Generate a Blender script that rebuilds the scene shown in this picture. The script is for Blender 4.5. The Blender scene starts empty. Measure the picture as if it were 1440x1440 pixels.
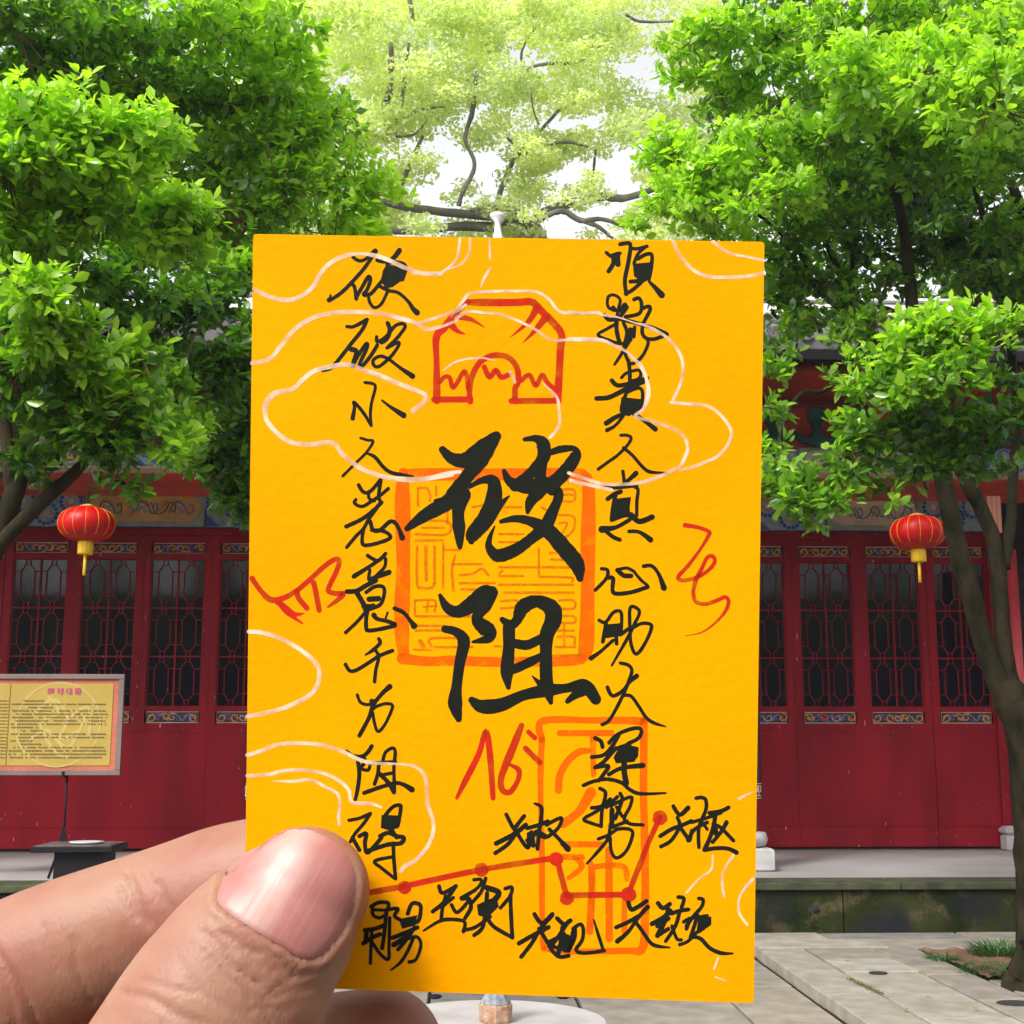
import bpy, bmesh, math, random
import numpy as np
from math import sin, cos, pi, atan, radians, sqrt
from mathutils import Vector, Matrix
from mathutils.bvhtree import BVHTree
random.seed(7); RNG = np.random.default_rng(7)
S = bpy.context.scene
COL = S.collection

# ------------------------------------------------------------------ camera, sky, sun
F = 1900.0                      # focal length in photo pixels (1440 wide)
PITCH = atan(330 / F); YAW = -atan(70 / F) * cos(PITCH)
cam_d = bpy.data.cameras.new('camera'); cam = bpy.data.objects.new('camera', cam_d); COL.objects.link(cam)
cam_d.sensor_width = 36; cam_d.lens = 36 * F / 1440; cam_d.clip_start = 0.01; cam_d.clip_end = 3000
CM = (Matrix.Rotation(YAW, 4, 'Z') @ Matrix.Rotation(pi / 2 + PITCH, 4, 'X'))
cam.matrix_world = CM; S.camera = cam
S.view_settings.view_transform = 'Standard'; S.view_settings.look = 'None'
S.view_settings.exposure = 1.15; S.view_settings.gamma = 1; S.view_settings.use_curve_mapping = False
wd = bpy.data.worlds.new('World'); S.world = wd; wd.use_nodes = True
nt = wd.node_tree; nt.nodes.clear()
sky = nt.nodes.new('ShaderNodeTexSky'); sky.sky_type = 'NISHITA'; sky.sun_disc = False
SUN_EL = 44; SUN_AZ = 218
sky.sun_elevation = radians(SUN_EL); sky.sun_rotation = radians(SUN_AZ); sky.dust_density = 4; sky.air_density = 1.0
hs = nt.nodes.new('ShaderNodeHueSaturation'); hs.inputs['Saturation'].default_value = 0.06
bg = nt.nodes.new('ShaderNodeBackground'); bg.inputs['Strength'].default_value = 0.15
wo = nt.nodes.new('ShaderNodeOutputWorld')
nt.links.new(sky.outputs[0], hs.inputs['Color']); nt.links.new(hs.outputs[0], bg.inputs[0]); nt.links.new(bg.outputs[0], wo.inputs[0])
sl = bpy.data.lights.new('sun', 'SUN'); sl.energy = 1.25; sl.angle = radians(12); sl.color = (1, .965, .9)
so = bpy.data.objects.new('sun', sl); COL.objects.link(so)
_d = Vector((sin(radians(SUN_AZ)) * cos(radians(SUN_EL)), cos(radians(SUN_AZ)) * cos(radians(SUN_EL)), sin(radians(SUN_EL))))
so.rotation_euler = _d.to_track_quat('Z', 'Y').to_euler(); so.location = (0, 0, 30)
S.cycles.max_bounces = 7; S.cycles.diffuse_bounces = 4; S.cycles.transmission_bounces = 4; S.cycles.transparent_max_bounces = 8

# ------------------------------------------------------------------ place helpers (camera eye at the world origin, ground 1.6 below)
GZ = -1.60; TZ = -1.52
R3 = CM.to_3x3()
def ray(x, y): return R3 @ Vector(((x - 720) / F, (720 - y) / F, -1))
def gp(x, y, z=GZ): d = ray(x, y); return d * (z / d.z)
def wp(x, y, Y): d = ray(x, y); return d * (Y / d.y)
def dp(x, y, D): return ray(x, y).normalized() * D
def X_(x, Y, y=900): return wp(x, y, Y).x
def Z_(y, Y, x=720): return wp(x, y, Y).z

# ------------------------------------------------------------------ materials
def mat(name, col, rough=.6, spec=.4, var=0, vscale=4, col2=None, bump=0, bscale=30, metal=0, coat=0, stretch=None, detail=6, world=False):
    m = bpy.data.materials.new(name); m.use_nodes = True; t = m.node_tree; p = t.nodes['Principled BSDF']
    p.inputs['Base Color'].default_value = (*col, 1); p.inputs['Roughness'].default_value = rough
    p.inputs['Specular IOR Level'].default_value = spec; p.inputs['Metallic'].default_value = metal
    if coat: p.inputs['Coat Weight'].default_value = coat
    tc = t.nodes.new('ShaderNodeTexCoord'); src = tc.outputs['Object']
    if world: src = t.nodes.new('ShaderNodeNewGeometry').outputs['Position']
    if stretch:
        mp = t.nodes.new('ShaderNodeMapping'); mp.inputs['Scale'].default_value = stretch
        t.links.new(src, mp.inputs[0]); src = mp.outputs[0]
    if var or col2:
        n = t.nodes.new('ShaderNodeTexNoise'); n.inputs['Scale'].default_value = vscale; n.inputs['Detail'].default_value = detail
        r = t.nodes.new('ShaderNodeValToRGB'); t.links.new(src, n.inputs[0]); t.links.new(n.outputs[0], r.inputs[0])
        c2 = col2 or tuple(c * (1 + var) for c in col); c1 = col if col2 else tuple(c * (1 - var) for c in col)
        r.color_ramp.elements[0].position = .35; r.color_ramp.elements[1].position = .65
        r.color_ramp.elements[0].color = (*c1, 1); r.color_ramp.elements[1].color = (*c2, 1)
        t.links.new(r.outputs[0], p.inputs['Base Color'])
    if bump:
        n2 = t.nodes.new('ShaderNodeTexNoise'); n2.inputs['Scale'].default_value = bscale; n2.inputs['Detail'].default_value = 5
        b = t.nodes.new('ShaderNodeBump'); b.inputs['Strength'].default_value = bump; b.inputs['Distance'].default_value = .01
        t.links.new(src, n2.inputs[0]); t.links.new(n2.outputs[0], b.inputs['Height']); t.links.new(b.outputs[0], p.inputs['Normal'])
    return m
def nd(m, t, **k):
    n = m.node_tree.nodes.new(t)
    for a, b in k.items(): setattr(n, a, b)
    return n

def red_paint(name, base, chips=True):
    m = mat(name, base, rough=.5, spec=.1, var=.22, vscale=2.5, bump=.15, bscale=25, stretch=(1, 1, .3), world=True)
    t = m.node_tree; p = t.nodes['Principled BSDF']
    old = p.inputs['Base Color'].links[0].from_socket
    tc = t.nodes.new('ShaderNodeNewGeometry'); mp = t.nodes.new('ShaderNodeMapping'); mp.inputs['Scale'].default_value = (34, 34, 6)
    n = t.nodes.new('ShaderNodeTexNoise'); n.inputs['Scale'].default_value = 1.3; n.inputs['Detail'].default_value = 6
    r = t.nodes.new('ShaderNodeValToRGB'); r.color_ramp.elements[0].position = .715; r.color_ramp.elements[1].position = .73
    mx = t.nodes.new('ShaderNodeMixRGB'); mx.inputs[2].default_value = (.5, .42, .36, 1)
    t.links.new(tc.outputs['Position'], mp.inputs[0]); t.links.new(mp.outputs[0], n.inputs[0]); t.links.new(n.outputs[0], r.inputs[0])
    t.links.new(r.outputs[0], mx.inputs[0]); t.links.new(old, mx.inputs[1]); t.links.new(mx.outputs[0], p.inputs['Base Color'])
    return m
M = {}
M['red'] = red_paint('red_lacquer', (.225, .005, .014))
M['red_beam'] = mat('red_beam_paint', (.27, .012, .018), rough=.5, var=.2)
M['red_orange'] = mat('vermilion_paint', (.50, .05, .028), rough=.55, var=.25, vscale=2)
M['dark_red'] = mat('dark_wine_paint', (.13, .01, .02), rough=.5, var=.3)
M['glass'] = mat('dark_window_glass', (.004, .005, .012), rough=.06, spec=.26, bump=.03, bscale=3)
M['gold'] = mat('old_gold_leaf', (.55, .26, .04), rough=.45, var=.3, vscale=20)
M['navy'] = mat('navy_paint', (.03, .045, .15), rough=.5, var=.4, vscale=15)
M['blue'] = mat('blue_paint', (.03, .09, .33), rough=.55, var=.3, vscale=10)
M['sky_blue'] = mat('pale_blue_paint', (.25, .36, .42), rough=.6, var=.2, vscale=12)
M['sage'] = mat('sage_green_paint', (.27, .33, .26), rough=.6, var=.2, vscale=8)
M['ochre'] = mat('ochre_yellow_paint', (.56, .36, .10), rough=.6, var=.2, vscale=6)
M['cream'] = mat('cream_paint', (.55, .47, .36), rough=.6, var=.15, vscale=8)
M['mauve'] = mat('mauve_grey_paint', (.36, .29, .29), rough=.6, var=.3, vscale=20)
M['bracket'] = mat('dark_green_paint', (.012, .085, .075), rough=.5, var=.4, vscale=6)
M['tile'] = mat('grey_roof_tile', (.085, .085, .085), rough=.8, var=.35, vscale=6, bump=.3)
M['ridge'] = mat('pale_ridge_plaster', (.62, .60, .57), rough=.8, var=.15, bump=.2)
M['stone'] = mat('grey_sandstone', (.30, .285, .26), rough=.8, var=.14, vscale=2.2, bump=.25, bscale=60)
M['plinth'] = mat('pale_granite', (.42, .40, .39), rough=.75, var=.12, vscale=8, bump=.2, bscale=60)
M['floor'] = mat('porch_floor_stone', (.33, .31, .30), rough=.6, var=.12, vscale=1.2, bump=.1)
M['grout'] = mat('dark_soil_joint', (.05, .045, .035), rough=.95, var=.3, vscale=3)
M['soil'] = mat('red_brown_soil', (.18, .09, .055), rough=.95, var=.4, vscale=12, bump=.8, bscale=40)
M['lantern'] = mat('red_satin', (.42, .002, .0015), rough=.42, spec=.25, var=.1, vscale=5)
M['lantern'].node_tree.nodes['Principled BSDF'].inputs['Sheen Weight'].default_value = .0
M['yellow'] = mat('lantern_yellow', (.80, .50, .02), rough=.5)
M['black'] = mat('black_metal', (.008, .007, .009), rough=.55, spec=.15, bump=.1)
M['frame'] = mat('brown_grey_frame', (.15, .11, .10), rough=.5, var=.1)
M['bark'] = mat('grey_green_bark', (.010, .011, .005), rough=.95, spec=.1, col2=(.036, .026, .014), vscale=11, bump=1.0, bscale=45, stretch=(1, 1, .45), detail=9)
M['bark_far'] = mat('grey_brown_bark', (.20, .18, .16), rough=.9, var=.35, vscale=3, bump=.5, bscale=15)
M['twig'] = mat('brown_twig', (.16, .09, .05), rough=.8)
M['dark_room'] = mat('shade_black', (.02, .015, .02), rough=.9)  # near-black colour standing in for shade of unlit room, passage and hole

def moss_mat():
    m = mat('mossy_sandstone', (.030, .036, .010), rough=1.0, spec=.1, col2=(.008, .013, .003), vscale=2.6, bump=.6, bscale=35)
    t = m.node_tree; p = t.nodes['Principled BSDF']; old = p.inputs['Base Color'].links[0].from_socket
    tc = t.nodes.new('ShaderNodeTexCoord')
    n = t.nodes.new('ShaderNodeTexNoise'); n.inputs['Scale'].default_value = 5; n.inputs['Detail'].default_value = 9; n.inputs['Roughness'].default_value = .7
    r = t.nodes.new('ShaderNodeValToRGB'); r.color_ramp.elements[0].position = .53; r.color_ramp.elements[1].position = .64
    mx = t.nodes.new('ShaderNodeMixRGB'); mx.inputs[2].default_value = (.075, .058, .030, 1)
    n2 = t.nodes.new('ShaderNodeTexNoise'); n2.inputs['Scale'].default_value = 1.7; n2.inputs['Detail'].default_value = 6
    r2 = t.nodes.new('ShaderNodeValToRGB'); r2.color_ramp.elements[0].position = .55; r2.color_ramp.elements[1].position = .7
    mx2 = t.nodes.new('ShaderNodeMixRGB'); mx2.inputs[2].default_value = (.014, .015, .017, 1)
    L = t.links.new
    L(tc.outputs['Object'], n.inputs[0]); L(n.outputs[0], r.inputs[0]); L(r.outputs[0], mx.inputs[0]); L(old, mx.inputs[1])
    L(tc.outputs['Object'], n2.inputs[0]); L(n2.outputs[0], r2.inputs[0]); L(r2.outputs[0], mx2.inputs[0]); L(mx.outputs[0], mx2.inputs[1])
    L(mx2.outputs[0], p.inputs['Base Color']); return m
M['moss'] = moss_mat()
def paver_mat():
    m = mat('worn_paving_stone', (.27, .255, .228), rough=.75, var=.2, vscale=5, detail=10, bump=.4, bscale=50)
    t = m.node_tree; p = t.nodes['Principled BSDF']; old = p.inputs['Base Color'].links[0].from_socket; L = t.links.new
    oi = t.nodes.new('ShaderNodeObjectInfo'); r0 = t.nodes.new('ShaderNodeValToRGB')
    r0.color_ramp.elements[0].color = (.66, .65, .66, 1); r0.color_ramp.elements[1].color = (1.16, 1.14, 1.08, 1)
    e = r0.color_ramp.elements.new(.5); e.color = (.98, .90, .80, 1)
    mu = t.nodes.new('ShaderNodeMixRGB'); mu.blend_type = 'MULTIPLY'; mu.inputs[0].default_value = 1
    L(oi.outputs['Random'], r0.inputs[0]); L(old, mu.inputs[1]); L(r0.outputs[0], mu.inputs[2])
    g = t.nodes.new('ShaderNodeNewGeometry')
    n = t.nodes.new('ShaderNodeTexNoise'); n.inputs['Scale'].default_value = 1.1; n.inputs['Detail'].default_value = 8; n.inputs['Roughness'].default_value = .65
    r = t.nodes.new('ShaderNodeValToRGB'); r.color_ramp.elements[0].position = .52; r.color_ramp.elements[1].position = .75
    r.color_ramp.elements[1].color = (.6, .6, .6, 1)
    mx = t.nodes.new('ShaderNodeMixRGB'); mx.inputs[2].default_value = (.15, .155, .09, 1)
    L(g.outputs['Position'], n.inputs[0]); L(n.outputs[0], r.inputs[0]); L(r.outputs[0], mx.inputs[0]); L(mu.outputs[0], mx.inputs[1]); L(mx.outputs[0], p.inputs['Base Color'])
    return m
M['paver'] = paver_mat()
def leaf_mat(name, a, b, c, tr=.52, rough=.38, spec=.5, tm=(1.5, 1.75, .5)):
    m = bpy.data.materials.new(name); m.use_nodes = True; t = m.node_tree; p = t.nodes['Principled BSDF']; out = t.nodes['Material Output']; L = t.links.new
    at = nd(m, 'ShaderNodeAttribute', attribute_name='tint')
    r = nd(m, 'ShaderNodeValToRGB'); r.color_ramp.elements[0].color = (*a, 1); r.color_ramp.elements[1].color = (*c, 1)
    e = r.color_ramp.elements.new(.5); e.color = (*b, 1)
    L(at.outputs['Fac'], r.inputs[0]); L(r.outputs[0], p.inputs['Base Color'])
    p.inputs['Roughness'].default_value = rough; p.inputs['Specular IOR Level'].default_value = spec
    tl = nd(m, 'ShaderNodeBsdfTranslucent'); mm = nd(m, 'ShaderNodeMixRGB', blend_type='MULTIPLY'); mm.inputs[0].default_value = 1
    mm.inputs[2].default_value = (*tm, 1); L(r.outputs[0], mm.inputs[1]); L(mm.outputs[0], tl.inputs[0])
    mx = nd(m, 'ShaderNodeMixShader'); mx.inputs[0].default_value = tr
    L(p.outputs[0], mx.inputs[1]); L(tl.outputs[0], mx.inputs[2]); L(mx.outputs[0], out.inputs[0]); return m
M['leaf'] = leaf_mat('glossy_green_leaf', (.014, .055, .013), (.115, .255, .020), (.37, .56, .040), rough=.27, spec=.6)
M['leaf_far'] = leaf_mat('haze_paled_leaf', (.50, .57, .35), (.68, .73, .44), (.80, .81, .47), tr=.55, rough=.6, tm=(1.4, 1.5, .8))  # far leaf colour paled to stand in for haze and glare
M['grass'] = leaf_mat('dark_grass_blade', (.02, .07, .02), (.04, .12, .03), (.08, .2, .04), tr=.25)

# ------------------------------------------------------------------ object helpers
def obj(name, me, m=None, parent=None, loc=None):
    o = bpy.data.objects.new(name, me); COL.objects.link(o)
    if me is not None and m is not None and not me.materials:
        for q in (m if isinstance(m, (list, tuple)) else [m]): me.materials.append(q)
    if parent: o.parent = parent
    if loc is not None: o.location = loc
    return o
def tag(o, label=None, cat=None, group=None, kind=None):
    for k, v in (('label', label), ('category', cat), ('group', group), ('kind', kind)):
        if v: o[k] = v
    return o
def thing(name, label, cat, loc=(0, 0, 0), group=None):
    o = bpy.data.objects.new(name, None); COL.objects.link(o); o.location = loc; o.empty_display_size = .1
    return tag(o, label, cat, group)
def copy_tree(o, parent=None):
    c = o.copy(); COL.objects.link(c); c.parent = parent
    for ch in list(o.children): copy_tree(ch, c)
    return c
class MB:
    def __init__(s): s.v = []; s.f = []; s.mi = []; s.sm = []
    def add(s, vs, fs, mi=0, sm=False):
        k = len(s.v); s.v += [tuple(v) for v in vs]; s.f += [tuple(i + k for i in f) for f in fs]; s.mi += [mi] * len(fs); s.sm += [sm] * len(fs)
    def box(s, x0, x1, y0, y1, z0, z1, mi=0, b=0):
        if b:
            # chamfered along vertical-front edges: 8 + inset top/front loops
            vs = []
            for z, i in ((z0, b), (z0 + b, 0), (z1 - b, 0), (z1, b)):
                vs += [(x0 + i, y0 + i, z), (x1 - i, y0 + i, z), (x1 - i, y1 - i, z), (x0 + i, y1 - i, z)]
            fs = [(3, 2, 1, 0), (12, 13, 14, 15)]
            for k in range(3):
                for j in range(4):
                    a = k * 4 + j; c = k * 4 + (j + 1) % 4; fs.append((a, c, c + 4, a + 4))
            s.add(vs, fs, mi)
        else:
            s.add([(x0, y0, z0), (x1, y0, z0), (x1, y1, z0), (x0, y1, z0), (x0, y0, z1), (x1, y0, z1), (x1, y1, z1), (x0, y1, z1)],
                  [(0, 3, 2, 1), (4, 5, 6, 7), (0, 1, 5, 4), (1, 2, 6, 5), (2, 3, 7, 6), (3, 0, 4, 7)], mi)
    def tube(s, pts, rads, n=8, mi=0, cap=True, sm=True):
        pts = [Vector(p) for p in pts]; up = Vector((0, 0, 1)); vs = []; fs = []; prev = None
        for i, p in enumerate(pts):
            t = (pts[min(i + 1, len(pts) - 1)] - pts[max(i - 1, 0)]).normalized()
            a = prev if prev is not None else (Vector((1, 0, 0)) if abs(t.x) < .8 else Vector((0, 1, 0)))
            a = (a - t * a.dot(t)).normalized(); prev = a; c = t.cross(a)
            r = rads[i] if isinstance(rads, (list, tuple)) else rads
            for k in range(n): vs.append(p + (a * cos(2 * pi * k / n) + c * sin(2 * pi * k / n)) * r)
        for i in range(len(pts) - 1):
            for k in range(n): fs.append((i * n + k, i * n + (k + 1) % n, (i + 1) * n + (k + 1) % n, (i + 1) * n + k))
        if cap: fs.append(tuple(range(n))[::-1]); fs.append(tuple((len(pts) - 1) * n + k for k in range(n)))
        s.add(vs, fs, mi, sm)
    def lathe(s, prof, c=(0, 0, 0), n=24, mi=0, lobes=0, amp=0, sm=True):
        vs = []; fs = []
        for r, z in prof:
            for k in range(n):
                a = 2 * pi * k / n; q = r * (1 - amp * abs(cos(a * lobes / 2)) ** 6) if lobes else r
                vs.append((c[0] + q * cos(a), c[1] + q * sin(a), c[2] + z))
        for i in range(len(prof) - 1):
            for k in range(n): fs.append((i * n + k, i * n + (k + 1) % n, (i + 1) * n + (k + 1) % n, (i + 1) * n + k))
        fs.append(tuple(range(n))[::-1]); fs.append(tuple((len(prof) - 1) * n + k for k in range(n)))
        s.add(vs, fs, mi, sm)
    def poly_y(s, pts, y0, y1, mi=0):      # outline in x,z extruded from y0 (front) to y1
        n = len(pts); vs = [(x, y0, z) for x, z in pts] + [(x, y1, z) for x, z in pts]
        s.add(vs, [tuple(range(n)), tuple(range(2 * n - 1, n - 1, -1))] + [(i, n + i, n + (i + 1) % n, (i + 1) % n) for i in range(n)], mi)
    def ribbon_y(s, pts, w, y0, y1, mi=0, close=False):   # flat bar following x,z points, front face y0
        n = len(pts); L = []; Rr = []
        for i in range(n):
            a = pts[(i - 1) % n] if (close or i) else pts[0]; b = pts[(i + 1) % n] if (close or i < n - 1) else pts[-1]
            dx, dz = b[0] - a[0], b[1] - a[1]; l = sqrt(dx * dx + dz * dz) or 1; nx, nz = -dz / l * w / 2, dx / l * w / 2
            L.append((pts[i][0] + nx, pts[i][1] + nz)); Rr.append((pts[i][0] - nx, pts[i][1] - nz))
        vs = [(x, y0, z) for x, z in L] + [(x, y0, z) for x, z in Rr] + [(x, y1, z) for x, z in L] + [(x, y1, z) for x, z in Rr]
        fs = []
        for i in range(n if close else n - 1):
            j = (i + 1) % n; fs += [(i, n + i, n + j, j), (i, j, 2 * n + j, 2 * n + i), (n + i, 3 * n + i, 3 * n + j, n + j)]
        s.add(vs, fs, mi)
    def mesh(s, name='mesh', fix=True):
        me = bpy.data.meshes.new(name); me.from_pydata(s.v, [], s.f); me.update()
        me.polygons.foreach_set('material_index', s.mi); me.polygons.foreach_set('use_smooth', s.sm)
        if fix:
            bm = bmesh.new(); bm.from_mesh(me); bmesh.ops.recalc_face_normals(bm, faces=bm.faces); bm.to_mesh(me); bm.free()
        return me
    def build(s, name, m, parent=None, loc=None): return obj(name, s.mesh(name), m, parent, loc)
def crom(pts, n=5, close=False):
    out = []; N = len(pts)
    rng = range(N if close else N - 1)
    for i in rng:
        g = (lambda k: pts[k % N]) if close else (lambda k: pts[min(max(k, 0), N - 1)])
        p0, p1, p2, p3 = [np.array(g(i + k), float) for k in (-1, 0, 1, 2)]
        for j in range(n):
            t = j / n; out.append(.5 * ((2 * p1) + (p2 - p0) * t + (2 * p0 - 5 * p1 + 4 * p2 - p3) * t * t + (3 * p1 - p0 - 3 * p2 + p3) * t ** 3))
    if not close: out.append(np.array(pts[-1], float))
    return out

# ================================================================== SETTING: ground
YP = 11.55                                   # front of the stone platform
mb = MB(); mb.add([(-120, -120, GZ - .035), (120, -120, GZ - .035), (120, 200, GZ - .035), (-120, 200, GZ - .035)], [(0, 1, 2, 3)])
ground = mb.build('ground', M['grout']); tag(ground, kind='structure')
mb = MB(); mb.box(2.28, 7.5, 1.5, YP - .02, GZ - .03, TZ - .04)
pave = mb.build('pavement', M['grout']); tag(pave, kind='structure')
def stone(parent, x0, x1, y0, y1, z, th=.09, name='paving_stone', m=None):
    g = .010; h = random.uniform(-.005, .006); b = MB()
    b.box(-(x1 - x0) / 2 + g, (x1 - x0) / 2 - g * random.uniform(.6, 1.6), -(y1 - y0) / 2 + g, (y1 - y0) / 2 - g * random.uniform(.5, 1.5), -th, 0, b=.006)
    o = b.build(name, m or M['paver'], parent, ((x0 + x1) / 2, (y0 + y1) / 2, z + h))
    o.rotation_euler = (random.uniform(-.003, .003), random.uniform(-.003, .003), random.uniform(-.004, .004)); return o
def column_of(x0, x1, joints, z, parent=pave, **k):
    for a, b in zip(joints[:-1], joints[1:]): stone(parent, x0, x1, a, b, z, **k)
YB = 10.68
column_of(2.26, 2.62, [1.5, 3.1, 4.9, 6.6, 8.75, YB], TZ)
column_of(2.62, 3.15, [1.5, 3.4, 5.0, 6.5, 7.99, 9.55, 10.12, YB], TZ)
column_of(3.15, 3.49, [1.5, 3.0, 4.6, 6.9, 8.53, 9.46, 9.82, YB], TZ)
column_of(3.49, 4.30, [1.5, 3.6, 5.3, 6.9, 8.2, 9.24], TZ)
column_of(4.30, 5.1, [1.5, 3.9, 5.9, 7.5, 9.24], TZ)
column_of(5.1, 6.3, [1.5, 4.5, 6.9, 9.24, YB], TZ); column_of(6.3, 7.5, [1.5, 4.5, 7.9, YB], TZ)
for a, b in zip([2.26, 3.3, 4.62, 5.9, 7.5][:-1], [3.3, 4.62, 5.9, 7.5]): stone(pave, a, b, YB, 11.12, TZ)
for a, b in zip([2.26, 2.95, 4.1, 5.3, 7.5][:-1], [2.95, 4.1, 5.3, 7.5]): stone(pave, a, b, 11.12, YP - .02, TZ)
xs = [-5.6, -4.5, -3.4, -2.3, -1.25, -.2, .75, 1.72, 2.25]
for i in range(len(xs) - 1):
    y = 1.9 + (i % 3) * .45
    ys = [1.0]
    while y < YP - .6: ys.append(y); y += random.uniform(1.1, 1.9)
    ys.append(YP - .02)
    column_of(xs[i], xs[i + 1], ys, GZ, parent=ground)
# planting pit
mb = MB(); nx, ny = 26, 22
for j in range(ny + 1):
    for i in range(nx + 1): mb.v.append((3.50 + 1.59 * i / nx, 9.25 + 1.42 * j / ny, TZ - .008 + .014 * sin(i * 1.7 + j) * cos(j * 1.3) + .05 * math.exp(-((3.50 + 1.59 * i / nx - 3.75) ** 2 + (9.25 + 1.42 * j / ny - 9.6) ** 2) * 6)))
for j in range(ny):
    for i in range(nx): a = j * (nx + 1) + i; mb.f.append((a, a + 1, a + nx + 2, a + nx + 1)); mb.mi.append(0); mb.sm.append(True)
pit = mb.build('planting_bed', M['soil']); tag(pit, kind='structure')
def grass_clump(x, y, z, n, h, r, label):
    v = []; f = []; tn = []
    for i in range(n):
        a = random.uniform(0, 2 * pi); q = r * sqrt(random.random()); bx, by = x + q * cos(a), y + q * sin(a); l = h * random.uniform(.6, 1.25); a2 = a + random.uniform(-.8, .8)
        w = .006; dx, dy = -sin(a2) * w, cos(a2) * w; k = len(v); le = random.uniform(.5, 1.2)
        for s_ in (0, .4, .75, 1):
            ox = l * le * s_ ** 1.6; oz = l * (s_ - .45 * s_ ** 3); ww = (1 - s_ * .95)
            v += [(bx + cos(a2) * ox - dx * ww, by + sin(a2) * ox - dy * ww, z + oz), (bx + cos(a2) * ox + dx * ww, by + sin(a2) * ox + dy * ww, z + oz)]
        f += [(k + 2 * j, k + 2 * j + 1, k + 2 * j + 3, k + 2 * j + 2) for j in range(3)]; tn += [random.random()] * 3
    me = bpy.data.meshes.new('grass'); me.from_pydata(v, [], f); me.attributes.new('tint', 'FLOAT', 'FACE').data.foreach_set('value', tn)
    o = obj('grass_tuft', me, M['grass']); tag(o, label, 'grass tuft', 'grass tufts in the planting bed'); return o
for px, py, n, h, r, lb in ((1325, 1343, 170, .10, .10, 'small green grass tuft nearest the left corner of the planting bed'),
                            (1405, 1335, 420, .17, .20, 'largest dark green grass tuft at the back of the bed beside the trunk'),
                            (1385, 1360, 240, .13, .14, 'mid sized grass tuft in the middle of the bed between the larger ones'),
                            (1418, 1366, 320, .14, .16, 'bushy grass tuft in front of the trunk in the planting bed'),
                            (1366, 1362, 60, .06, .07, 'tiny sparse grass sprout on the bare soil left of the bushy tufts'),
                            (1436, 1372, 200, .13, .12, 'grass tuft at the right edge of the photo in front of the trunk')):
    p = gp(px, py + 6, TZ); grass_clump(p.x, p.y, TZ - .03, n, h, r, lb)
Gm = grass_clump(0, 0, 0, 10, .01, .01, 'x'); bpy.data.objects.remove(Gm)
b_ = MB(); tn_ = []
for k in range(420):
    t_ = random.random(); px = 1195 + 45 * t_ + random.gauss(0, 2.5); py = 1377 + 21 * t_ + random.gauss(0, 1.0); p = gp(px, py, TZ); q = random.uniform(.004, .011); a = random.uniform(0, 6); z = TZ + random.uniform(.0, .008)
    b_.add([(p.x + q * cos(a), p.y + q * sin(a), z), (p.x - q * sin(a), p.y + q * cos(a), z + .004), (p.x - q * cos(a), p.y - q * sin(a), z + .001)], [(0, 1, 2)])
o = b_.build('moss_growth', mat('yellow_green_moss', (.11, .13, .02), rough=.9)); tag(o, kind='stuff')
b_ = MB(); b_.add([(0, 0, 0), (.35, .2, .03), (.7, .18, .05), (1, 0, .02), (.7, -.18, .06), (.35, -.2, .02), (.4, 0, 0)], [(0, 6, 1), (1, 6, 2), (2, 6, 3), (3, 6, 4), (4, 6, 5), (5, 6, 0)]); fl_me = b_.mesh('fallen_leaf'); fl_me.materials.append(mat('dry_leaf', (.22, .15, .04), rough=.7))
for px, py, z_, lb in ((1196, 1352, TZ, 'in front of the platform, farthest left on the raised slabs'), (1300, 1402, TZ, 'right of the moss filled joint'), (1342, 1384, TZ, 'just in front of the planting bed'), (1098, 1372, GZ, 'on the lower paving beside the stone edge'), (1272, 1424, TZ, 'nearest the bottom of the photo'), (1378, 1421, TZ, 'left of the dark round drain patch')):
    p = gp(px, py, z_); o = obj('fallen_leaf', fl_me, None, None, (p.x, p.y, z_ + .009)); o.scale = (.05,) * 3; o.rotation_euler = (random.uniform(-.2, .2), random.uniform(-.2, .2), random.uniform(0, 6)); tag(o, 'small dry leaf lying ' + lb, 'leaf', 'fallen leaves on the paving')
for px, py, r, lb in ((1235, 1369, .062, 'small dark round drain cover in the pale paving slab'), (1428, 1412, .11, 'larger dark round drain patch at the right edge of the paving')):
    p = gp(px, py, TZ); mb = MB(); mb.lathe([(r, -.004), (r, .0008), (r * .9, .001), (r * .85, .0004), (r * .4, .0004), (.01, .0004)], n=24)
    o = mb.build('drain_cover', mat('drain_iron', (.035, .034, .034), rough=.95, spec=.1, var=.5, vscale=20), None, (p.x, p.y, TZ + .007)); o.rotation_euler = (0, 0, 0); o.scale = (1, .8, 1); tag(o, lb, 'drain cover')

# ================================================================== TEMPLE HALL
FZ = Z_(1241, YP, 1100)                      # porch floor height
YC = 12.75; YD = 15.15
hall = thing('temple_hall', 'red temple hall with lattice doors, painted beams and a grey tiled roof on mossy stone', 'temple', (0, YD, FZ))
def hb(name, m, mb, sub=None):               # child of the hall in world coordinates
    o = mb.build(name, m, sub or hall)
    if sub is None: o.matrix_parent_inverse = Matrix.Translation((0, -YD, -FZ))
    return o
def hemp(name, mb, m): o = hb(name, m, mb); return o
XL, XR = -9.5, X_(1404, YD, 1100)            # extent of the hall wall, right end in view
XPR = 9.4
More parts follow.
